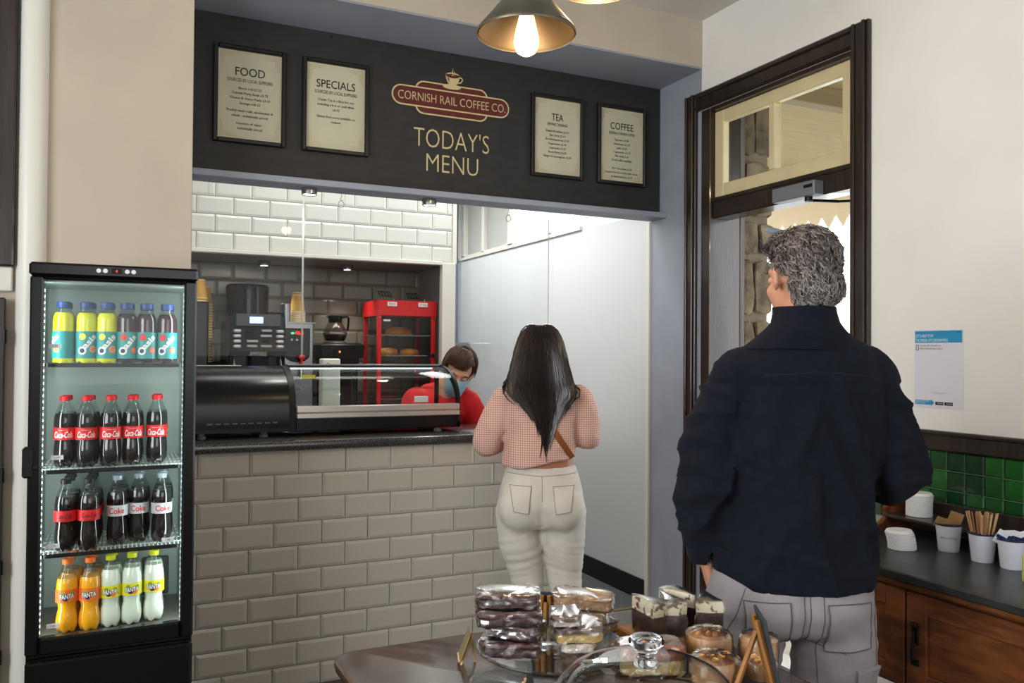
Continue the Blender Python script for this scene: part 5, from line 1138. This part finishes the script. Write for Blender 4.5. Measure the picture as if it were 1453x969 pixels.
for s in(-1,1): patch(je, 'back_pocket', m_jean, [(s*.045,.87) if s > 0 else (-.135,.872), (.135,.872) if s > 0 else (-.045,.87), (.118,.76) if s > 0 else (-.06,.75), (.06,.75) if s > 0 else (-.118,.76)], 8, .005, wo_)
for pts in([(-.15,.915),(0,.905),(.15,.915)], [(0,.905),(0,.80)]): seam(je, 'seam', m_seam, pts, .0014, wo_)
for s in(-1,1): seam(je, 'pocket_stitch', m_seam, [(s*.135,.865),(s*.045,.863)], .0015, wo_, 24, .0052); seam(je, 'pocket_stitch', m_seam, [(s*.045,.863),(s*.06,.752),(s*.118,.762),(s*.135,.865)], .0014, wo_, 24, .0052)
# blouse
m_bl = mat('checked_cotton', (214,178,164), .8); nt = m_bl.node_tree; b_ = nt.nodes['Principled BSDF']; tc = nt.nodes.new('ShaderNodeTexCoord')
def lines(direction, scale, lo):
    wv = nt.nodes.new('ShaderNodeTexWave'); wv.wave_type = 'BANDS'; wv.bands_direction = direction; wv.inputs['Scale'].default_value = scale; wv.inputs['Distortion'].default_value = .35; wv.inputs['Detail'].default_value = 1; wv.inputs['Detail Scale'].default_value = .6
    nt.links.new(tc.outputs['Object'], wv.inputs['Vector']); r_ = nt.nodes.new('ShaderNodeValToRGB'); r_.color_ramp.elements[0].position = lo; r_.color_ramp.elements[0].color = (1,1,1,1); r_.color_ramp.elements[1].position = min(1,lo+.14); r_.color_ramp.elements[1].color = (.66,.46,.42,1)
    nt.links.new(wv.outputs['Fac'], r_.inputs[0]); return r_.outputs[0]
def mul(a, b):
    mx = nt.nodes.new('ShaderNodeMix'); mx.data_type = 'RGBA'; mx.blend_type = 'MULTIPLY'; mx.inputs[0].default_value = 1; nt.links.new(a, mx.inputs[6]); nt.links.new(b, mx.inputs[7]); return mx.outputs[2]
col = nt.nodes.new('ShaderNodeRGB'); col.outputs[0].default_value = lin((222,188,174))+(1,)
nt.links.new(mul(mul(col.outputs[0], lines('X', 32, .76)), lines('Z', 32, .76)), b_.inputs['Base Color'])
mb = MB()
stack(mb, [(.935,-.015,-.01,.165,.125),(1.0,-.008,-.012,.158,.122),(1.08,0,-.012,.152,.118),(1.16,0,-.014,.16,.115),(1.22,.003,-.016,.168,.1),(1.262,.004,-.018,.13,.078),(1.29,.004,-.018,.07,.062)])
limb(mb, [(-.155,-.012,1.225),(-.205,-.005,1.13),(-.242,.015,1.035),(-.205,.1,1.035),(-.15,.2,1.09)], [.066,.066,.062,.056,.046])
limb(mb, [(.16,-.012,1.232),(.192,-.005,1.14),(.205,.02,1.045),(.175,.1,1.045),(.12,.2,1.09)], [.064,.062,.058,.054,.046])
bl = fuse('blouse', mb, .010, m_bl, wo_, 5)
def bf(co, n):
    cut = .935+.045*max(0,(co.x+.05)/.2) if co.x > -.05 else .935
    a = .0055*ridge(co, (9,9,6), 1)+.004*ridge(V((co.x+co.z*.6,co.y,co.z-co.x*.5)), (16,14,9), 8)-.005
    return a*(.6 if co.z > 1.22 else 1)
displace(bl, bf)
for v in bl.data.vertices:   # hem rises to the right
    if v.co.z < 1.03: k = max(0, min(1, (v.co.x+.08)/.24)); v.co.z += (1.03-v.co.z)*.5*k
# body
mb = MB(); stack(mb, [(.9,0,-.005,.14,.1),(.98,0,-.01,.138,.1),(1.1,0,-.012,.14,.1),(1.22,0,-.014,.14,.075),(1.27,0,-.016,.06,.055)])
Mh = T(-.01,.0,1.425) @ RX(-.18); headgeo(mb, Mh, .93)
for s, sh, el, wr in((-1,(-.155,-.012,1.225),(-.242,.015,1.035),(-.13,.22,1.1)),(1,(.16,-.012,1.232),(.205,.02,1.045),(.1,.22,1.1))):
    limb(mb, [sh, el, wr], [.045,.04,.026]); hand(mb, wr, (-s*.35,.9,-.05), (0,0,1), .9, -s, .25)
for x, tx in((-.1,-.045),(.1,.12)): limb(mb, [(x,0,.8),((x+tx)/2,0,.46),(tx,0,.07)], [.08,.055,.035])
bo = fuse('body', mb, .008, m_skin2, wo_, 4); eyes(wo_, Mh, .93, m_skin2)
for x in(-.045,.12):
    mb = MB(); mb.loft([ering(x,.03+dy,z,rx,ry,20) for z, dy, rx, ry in((.0,.0,.042,.115),(.02,.0,.046,.12),(.05,-.01,.043,.1),(.075,-.045,.038,.055),(.095,-.05,.036,.042))]); mb.build('shoe', mat('white_trainer', (222,220,216), .6), wo_, 60)
# hair
m_hair = mat('dark_brown_hair', (34,24,22), .32, spec=.6, var=.3, vscale=30, stretch=(6,6,.6))
hs = [(1.556,.012,.0,.02),(1.545,.05,.0,.05),(1.52,.078,-.002,.085),(1.48,.094,-.01,.105),(1.43,.107,-.022,.112),(1.37,.12,-.04,.1),(1.32,.133,-.06,.085),(1.27,.146,-.07,.072),(1.24,.13,-.075,.066),(1.2,.09,-.078,.062),(1.14,.055,-.078,.06),(1.05,.03,-.078,.06),(.9,.02,-.078,.06)]
def hsec(z):
    for (z0,a0,b0,c0), (z1,a1,b1,c1) in zip(hs, hs[1:]):
        if z0 >= z >= z1: t = (z0-z)/(z0-z1); return a0+(a1-a0)*t, b0+(b1-b0)*t, c0+(c1-c0)*t
    return hs[-1][1:]
mb = MB(); mb.loft([ering(-.01, hsec(z)[1], z, hsec(z)[0]*.95, hsec(z)[2]*.95, 28, 2.3) for z in(1.552,1.545,1.53,1.51,1.48,1.45,1.41,1.37,1.33,1.29)]); mb.loft([ering(-.005,-.118,z,w_,.018,20) for z, w_ in((1.33,.1),(1.28,.115),(1.24,.09),(1.2,.06),(1.14,.035),(1.08,.014))])
hb = fuse('hair', mb, .009, m_hair, wo_, 3); hb['label'] = 'long straight dark brown hair'
rnd = random.Random(3); mb = MB()
for k in range(620):
    u = rnd.uniform(-1,1); a = PI*(1.5+.62*u); endz = 1.05+.17*min(1,abs(u-.1)*1.3)**.8+rnd.uniform(-.05,.09); 
    if rnd.random() < .12: endz -= .05
    pts = []; n_ = 12; z0 = rnd.uniform(1.5,1.552); wob = rnd.uniform(-.006,.006)
    for i in range(n_+1):
        t = i/n_; z = z0+(endz-z0)*t; w_, yc, dp = hsec(z); lift = 1.0+rnd.uniform(-.01,.03)
        x = -.01+w_*math.cos(a)*lift+wob*math.sin(5*t+k)+(.022*min(1,(1.3-z)/.15) if z < 1.3 else 0)+(rnd.uniform(-.004,.004) if z < 1.25 else 0); y = yc+dp*math.sin(a)*lift
        if z < 1.27: y = min(y, -.137+.02*abs(x)*5); 
        if z < 1.30 and k % 9 == 0: x += .018*math.sin((1.3-z)*18+k)
        pts.append((x, y, z))
    mb.tube(pts, [.003]+[.0042]*(n_-2)+[.003,.0008], 4)
o = mb.build('hair_strands', m_hair, wo_, 60); o['kind'] = 'stuff'
sg = thing('sunglasses', 'brown sunglasses pushed up on the dark-haired woman\'s head', 'sunglasses', (base.x,base.y,1.551), -.444); m_tort = mat('brown_acetate', (70,42,26), .2, coat=.4)
for s in(-1,1): MB().tube([(-.01+s*.088,-.03,-.05),(-.01+s*.082,.02,-.022),(-.01+s*.062,.062,-.002)], .003, 6).build('temple_arm', m_tort, sg); MB().ball((0,0,0), (.028,.006,.02), 16, 8, T(-.01+s*.034,.062,.0) @ RX(-1.1)).build('lens', m_tort, sg)
MB().tube([(-.02,.066,.002),(0,.066,.002)], .003, 6).build('bridge', m_tort, sg)
# shoulder bag
bg_ = thing('shoulder_bag', 'brown leather shoulder bag strap across the checked blouse', 'bag', (base.x,base.y,0), -.444); m_lea = mat('tan_leather', (136,76,36), .45, var=.2, vscale=20)
path = [(-.06+.2*k/14, 1.262-.30*k/14) for k in range(15)]; P_ = raypatch(bl, path, .005); P_ = [p for p in P_ if p is not None]
mb = MB(); mb.tube(P_, [(.002,.013)]*len(P_), 8, ref=(0,-1,0)); mb.build('strap', m_lea, bg_)
mb = MB(); mb.box((-.04,.14,.86), (.12,.195,.98), .012); mb.build('bag_body', m_lea, bg_)

# =========== man in the navy fleece
dM = 2.26; base2 = EYE+ray(1125,506)/F*dM; mn = thing('person', 'grey-haired man in navy fleece and grey trousers, seen from behind', 'person', (base2.x,base2.y,0), -.444)
m_navyf = mat('navy_fleece', (22,25,35), .95, spec=.15, var=.12, vscale=40, bump=.35, bscale=400, sheen=.03)
m_tr = mat('grey_cargo_cotton', (156,148,151), .8, var=.07, vscale=9, bump=.2, bscale=350); m_st = mat('grey_stitch', (96,90,92), .8)
mb = MB()
stack(mb, [(.9,-.005,0,.19,.13),(.82,-.005,-.005,.214,.145),(.76,-.01,-.005,.226,.15),(.71,-.01,0,.215,.13),(.695,-.01,0,.16,.1)])
limb(mb, [(-.125,0,.74),(-.135,0,.6),(-.138,.01,.46),(-.135,-.01,.3),(-.13,.0,.06)], [.112,.1,.095,.09,.082])
limb(mb, [(.106,0,.74),(.108,0,.6),(.114,.01,.46),(.12,-.01,.3),(.122,.0,.06)], [.116,.107,.1,.093,.085])
tr = fuse('trousers', mb, .011, m_tr, mn, 5)
def tf(co, n):
    a = .006*ridge(V((co.x+co.z*.5,co.y,co.z+.6*co.x)), (7,7,9), 4)+.005*ridge(co, (5,5,18), 9)*(1 if co.z < .68 else .3)-.004
    if abs(co.x+.01) < .02 and co.z > .66 and co.y < 0: a -= .01*(1-abs(co.x+.01)/.02)
    return a
displace(tr, tf)
for q in([(-.16,.80),(-.055,.805),(-.05,.69),(-.15,.685)], [(.04,.80),(.165,.795),(.17,.675),(.05,.67)]):
    o = patch(tr, 'back_pocket', m_tr, q, 8, .004, mn); seam(tr, 'pocket_stitch', m_st, [q[0],q[3],q[2],q[1],q[0]], .0016, mn, 24, .0045)
patch(tr, 'cargo_pocket', m_tr, [(.13,.62),(.205,.62),(.205,.45),(.13,.45)], 8, .01, mn)
for x in(-.018,-.002): seam(tr, 'seam', m_st, [(x,.83),(x,.69)], .0013, mn)
for pts in([(.03,.83),(.032,.66),(.05,.5)], [(-.155,.83),(-.2,.70)], [(-.02,.70),(.1,.665)], [(.19,.80),(.2,.55)]): seam(tr, 'seam', m_st, pts, .0013, mn)
# fleece
mb = MB()
stack(mb, [(.805,.0,-.005,.216,.155),(.86,.004,-.004,.212,.152),(.98,.012,0,.198,.146),(1.12,.02,0,.2,.145),(1.26,.026,-.004,.212,.14),(1.36,.028,-.01,.205,.13),(1.42,.028,-.014,.188,.115),(1.455,.03,-.016,.165,.098),(1.485,.032,-.016,.115,.08),(1.51,.033,-.014,.075,.07)])
limb(mb, [(-.148,-.012,1.385),(-.2,-.008,1.26),(-.232,.0,1.09),(-.236,.035,.98),(-.222,.06,.885)], [.07,.072,.067,.062,.052])
limb(mb, [(.2,-.012,1.385),(.25,-.01,1.26),(.285,.0,1.11),(.26,.1,1.085),(.19,.24,1.12)], [.07,.074,.07,.064,.052])
fl = fuse('fleece', mb, .011, m_navyf, mn, 5); fl['label'] = 'navy fleece pullover'
def ff(co, n):
    lat = abs(co.x-.02); a = 0
    d1_ = V((co.x*1.0+co.z*.35*(1 if co.x > .02 else -1), co.y, co.z*.35)); a += .024*fold(d1_, (8,5,3), 3)
    a += .016*fold(V((co.x,co.y,co.z+.3*co.x)), (4,4,11), 7)*(1 if co.z < 1.0 or lat > .19 else .35)
    a += .009*ridge(V((co.x,co.y,co.z)), (6,6,16), 21)*(1 if lat > .2 and co.z < 1.15 else .0)
    if co.z < .83: a += .004
    return (a-.014)*(1 if co.z < 1.36 else .35)*max(.2, min(1, (co.z-.8)/.12))
displace(fl, ff)
for v in fl.data.vertices:
    if v.co.z < .95:   # hem lower at the right, lifted on the left by the hand in the pocket
        k = (.95-v.co.z)/.15
        if v.co.x < -.12 and v.co.z < .9 and v.co.x > -.22: v.co.z += .035*k*min(1,(-.12-v.co.x)/.08)
        v.co.z += .012*k
mb = MB(); R = []
for z, r1, r2, cy in((1.445,.15,.092,.012),(1.475,.115,.086,-.0),(1.5,.088,.08,-.008),(1.515,.076,.074,-.01),(1.54,.07,.07,-.006),(1.556,.069,.069,-.002),(1.556,.062,.062,-.002),(1.53,.06,.06,-.006),(1.49,.07,.07,-.012)): R.append(ering(.018, cy-.03, z, r1+.012, r2+.014, 32))
mb.loft(R); mb.build('collar', m_navyf, mn, 60)
seam(fl, 'yoke_seam', mat('navy_seam', (18,20,28), .9), [(-.11,1.375),(.03,1.385),(.17,1.375)], .0018, mn)
# body
mb = MB(); stack(mb, [(.8,0,0,.18,.12),(1.0,.01,0,.17,.12),(1.25,.02,0,.18,.115),(1.4,.03,-.01,.16,.09),(1.5,.03,-.01,.06,.055)])
Mm = T(.018,.0,1.637) @ RZ(.3) @ RX(-.02); headgeo(mb, Mm, 1.02)
limb(mb, [(-.135,0,1.37),(-.228,.0,1.09),(-.222,.062,.87)], [.045,.045,.03]); hand(mb, (-.218,.064,.86), (.25,.25,-1), (-1,0,0), 1.0, 1, .3)
limb(mb, [(.185,0,1.37),(.28,.0,1.11),(.18,.26,1.125)], [.045,.045,.03]); hand(mb, (.185,.27,1.128), (-.5,.8,.15), (0,0,1), 1.0, -1, .6)
for x, tx in((-.125,-.13),(.106,.122)): limb(mb, [(x,0,.75),((x+tx)/2,0,.46),(tx,0,.07)], [.09,.06,.04])
bo = fuse('body', mb, .008, m_skin, mn, 4); eyes(mn, Mm, 1.02, m_skin)
for x in(-.13,.122):
    mb = MB(); mb.loft([ering(x,.04+dy,z,rx,ry,20) for z, dy, rx, ry in((.0,.0,.052,.145),(.025,.0,.056,.15),(.06,-.015,.052,.12),(.09,-.055,.047,.07),(.12,-.06,.045,.055))]); mb.build('shoe', mat('brown_shoe', (60,44,34), .5), mn, 60)
m_grey = mat('grey_hair', (92,82,78), .6, var=.6, vscale=16, vrgb=(160,152,148), ramp=(.38,.62)); m_grey2 = mat('dark_grey_hair', (84,72,66), .6); m_grey3 = mat('silver_hair', (150,142,138), .55)
S = Mm @ Matrix.Scale(1.02, 4); mb = MB()
mb.ball((0,-.02,.042), (.08,.1,.087), 28, 18, S); mb.ball((0,-.058,-.022), (.07,.062,.066), 24, 14, S); mb.ball((0,.035,.085), (.066,.05,.04), 20, 12, S)
hc = fuse('hair', mb, .007, m_grey2, mn, 2); hc['label'] = 'short wavy grey hair'
displace(hc, lambda co, n: .006*noise.noise(co*38)+.004*noise.noise(co*75))
# trim the hairline: pull the cap under the skin below the ears and on the face
Si = S.inverted()
for v in hc.data.vertices:
    q = Si @ v.co
    if q.y > .02 and q.z < .06: q.y = min(q.y, .02); q.x *= .8; v.co = S @ q
    elif q.z < .012 and q.y > -.045: q.x *= .72; v.co = S @ q
rnd = random.Random(11); curls = [MB(), MB(), MB()]; vs = [v for v in hc.data.vertices]
for k in range(6500):
    v = vs[rnd.randrange(len(vs))]; q = Si @ v.co
    if q.y > .06 and q.z < .07 or q.z < -.07 or (q.y > .015 and q.z < .045) or (q.z < .015 and q.y > -.05): continue
    n_ = v.normal; dn = (S.to_3x3() @ V((q.x*.5,-.6,-.7))).normalized(); t1 = (dn-n_*dn.dot(n_)).normalized(); t2 = n_.cross(t1)*rnd.uniform(-1,1)
    L_ = rnd.uniform(.014,.03); pts = []; amp = rnd.uniform(.001,.0035); ph = rnd.random()*6
    for i in range(6): t = i/5; pts.append(v.co+n_*(.001+.007*math.sin(t*PI*.8)+amp*.4*math.sin(9*t+ph))+(t1+t2*.6).normalized()*L_*t+t1.cross(n_)*amp*math.sin(7*t+ph))
    lowz = q.z < .03; mi = (2 if rnd.random() < (.5 if lowz else .22) else (0 if rnd.random() < .5 else 1))
    curls[mi].tube(pts, [.001,.0014,.0015,.0013,.001,.0003], 3)
for mbx, mm in zip(curls, (m_grey, m_grey2, m_grey3)): o = mbx.build('hair_curls', mm, mn, 60); o['kind'] = 'stuff'
Rm = Matrix.Rotation(-.62, 4, 'Z'); gl = thing('sunglasses', 'dark sunglasses pushed up on the grey-haired man\'s head', 'sunglasses', (base2.x,base2.y,0), -.444); m_gf = mat('dark_glasses_frame', (26,26,30), .2)
for s in(-1,1):
    MB().tube([(s*.092,-.02,.05),(s*.094,.03,.075),(s*.075,.068,.108)], .0028, 6, S).build('temple_arm', m_gf, gl); MB().ball((0,0,0), (.03,.004,.02), 16, 8, S @ T(s*.036,.066,.136) @ RX(-1.0)).build('lens', mat('blue_lens', (120,140,160), .08, spec=.8), gl)
MB().tube([(-.01,.068,.138),(.01,.068,.138)], .003, 6, S).build('bridge', m_gf, gl)

# =========== member of staff behind the counter
st = thing('person', 'masked member of staff in a red top leaning behind the display case', 'person', (1.72,4.45,0)); so = V((1.72,4.45,0))
def W(px, py, Y): return onY(px, py, Y)-so
m_redtop = mat('red_jersey', (206,22,26), .8, var=.08, vscale=12, bump=.15, bscale=300)
shR, shL, nk, hd = W(583,566,4.32), W(671,568,4.28), W(633,549,4.305), W(650,528,4.26)
pel = V((-.02,.12,.95)); chest = (shR+shL)/2*.8+pel*.2
mb = MB(); axis = (chest-pel).normalized()
def tsec(c, rx, ry, tilt): 
    side = (shL-shR).normalized(); up = (nk-pel).normalized(); side = (side-up*side.dot(up)).normalized(); fw = up.cross(side); return [c+side*(rx*math.cos(2*PI*j/28))+fw*(ry*math.sin(2*PI*j/28)) for j in range(28)]
mid = (shR+shL)/2
mb.loft([tsec(pel+V((0,0,-.12)),.18,.12,0), tsec(pel,.165,.115,0), tsec(pel.lerp(mid,.35),.16,.115,0), tsec(pel.lerp(mid,.7),.185,.125,0), tsec(pel.lerp(mid,.93),.2,.115,0), tsec(mid.lerp(nk,.5),.16,.095,0), tsec(nk,.075,.065,0)])
elR = shR+V((-.05,-.05,-.26)); elL = shL+V((.06,.0,-.27)); wrR = elR+V((.1,-.05,-.12)); wrL = elL+V((-.12,-.05,-.12))
limb(mb, [shR+V((.03,0,-.01)), shR.lerp(elR,.5), elR], [.075,.066,.058]); limb(mb, [shL+V((-.03,0,-.01)), shL.lerp(elL,.5), elL], [.075,.068,.06])
rt = fuse('red_top', mb, .010, m_redtop, st, 5); displace(rt, lambda co, n: .006*ridge(V((co.x+co.z*.5,co.y,co.z)), (9,9,8), 5)-.003)
mb = MB(); fwd = V((-.34,-.9,-.42)).normalized(); upv = V((.24,-.2,1)); upv = (upv-fwd*upv.dot(fwd)).normalized(); rg_ = fwd.cross(upv)
Ms = Matrix(((rg_.x,fwd.x,upv.x,hd.x),(rg_.y,fwd.y,upv.y,hd.y),(rg_.z,fwd.z,upv.z,hd.z),(0,0,0,1)))
headgeo(mb, Ms, .98); limb(mb, [nk+V((0,.0,-.06)), nk, hd+V((-.01,.03,-.05))], [.06,.055,.052])
limb(mb, [shR, elR, wrR], [.045,.04,.027]); limb(mb, [shL, elL, wrL], [.045,.04,.027]); hand(mb, wrR, (.6,-.7,-.3), (0,0,1), .95, 1, .5); hand(mb, wrL, (-.6,-.6,-.4), (0,0,1), .95, -1, .5)
mb.loft([tsec(pel+V((0,0,-.1)),.14,.1,0), tsec(pel.lerp(mid,.5),.14,.095,0), tsec(mid,.15,.085,0), tsec(nk,.055,.05,0)])
for x in(-.1,.08): limb(mb, [(x-.02,.08,.85),(x,.06,.46),(x,.08,.07)], [.08,.055,.036])
bo = fuse('body', mb, .007, m_skin, st, 3); eyes(st, Ms, .98, m_skin)
mb = MB(); mb.loft([ering(-.02,.08,z,rx,ry,24) for z, rx, ry in((.97,.165,.115),(.85,.185,.13),(.76,.18,.125))])
for x in(-.115,.075): limb(mb, [(x,.08,.8),(x,.06,.46),(x,.08,.05)], [.1,.075,.06])
fuse('trousers', mb, .014, mat('black_trousers', (26,26,28), .8), st, 4)
for x in(-.115,.075):
    mb = MB(); mb.loft([ering(x,.04,z,rx,ry,16) for z, rx, ry in((0,.045,.12),(.03,.047,.12),(.07,.04,.08))]); mb.build('shoe', m_blkm, st, 60)
SS = Ms @ Matrix.Scale(.98, 4)
mk = MB(); R = []
for i in range(9):
    t = i/8; z = -.002-.108*t; pr_ = .012*math.sin(PI*t)+(.0025 if i % 2 else 0); row_ = []
    for j in range(17):
        u = -1+2*j/16; ang = u*1.25; wd = .064-.012*t; y = .046+.066*math.cos(ang*.95)-.02*t*t+pr_*math.cos(ang); x = wd*math.sin(ang)/math.sin(1.25)*1.0; row_.append(V((x, y+.004-(.016*(1-t) if abs(u) > .3 else 0)*abs(u), z)))
    R.append(row_)
vs = [SS @ p for r_ in R for p in r_]; n_ = 17; k = len(vs)
vin = [SS @ (p*.96+V((0,-.002,0))) for r_ in R for p in r_]
fs = [(i*n_+j,i*n_+j+1,(i+1)*n_+j+1,(i+1)*n_+j) for i in range(8) for j in range(16)]
mk.add(vs+vin, fs+[tuple(q+k for q in f[::-1]) for f in fs]); o = mk.build('face_mask', mat('surgical_blue', (150,190,212), .7), st, 60); o['label'] = 'pale blue pleated surgical mask'
for s in(-1,1): MB().tube([(s*.06,.055,-.01),(s*.08,.01,.01),(s*.088,-.015,.005),(s*.08,.005,-.03),(s*.056,.05,-.085)], .0016, 5, SS).build('ear_loop', mat('white_elastic', (230,230,230), .7), o)
m_bh = mat('brown_hair', (70,46,34), .4, spec=.5, var=.4, vscale=24, stretch=(5,5,1)); mb = MB()
mb.ball((0,-.02,.045), (.092,.105,.092), 26, 16, SS); mb.ball((0,-.055,-.02), (.082,.07,.075), 22, 12, SS)
hh_ = fuse('hair', mb, .007, m_bh, st, 2); SSi = SS.inverted()
for v in hh_.data.vertices:
    q = SSi @ v.co
    if q.y > .03 and q.z < .075: q.y = .03-.3*(q.y-.03); v.co = SS @ q
displace(hh_, lambda co, n: .004*noise.noise(V((co.x*40,co.y*40,co.z*14))))
rnd = random.Random(5); mb = MB()
for k in range(420):
    a = rnd.uniform(-PI, PI); front = math.cos(a) > .35
    ln = rnd.uniform(.07,.1) if front else rnd.uniform(.12,.17); pts = []; sx = .07 if front else 0
    for i in range(8):
        t = i/7; ph = .25+(1.25 if front else 1.75)*t; r1_ = .098*math.sin(min(ph,PI/2))+(.004 if ph > PI/2 else 0); z = .045+.1*math.cos(ph); sw = a+(.9*t if front else .25*t*math.sin(k))
        pts.append((r1_*math.sin(sw)*.97, -.018+r1_*math.cos(sw)*1.08, z+rnd.uniform(-.002,.002)))
    mb.tube(pts, [.003,.0042,.0045,.0045,.004,.0035,.0025,.0008], 4, SS)
o = mb.build('hair_strands', m_bh, st, 60); o['kind'] = 'stuff'
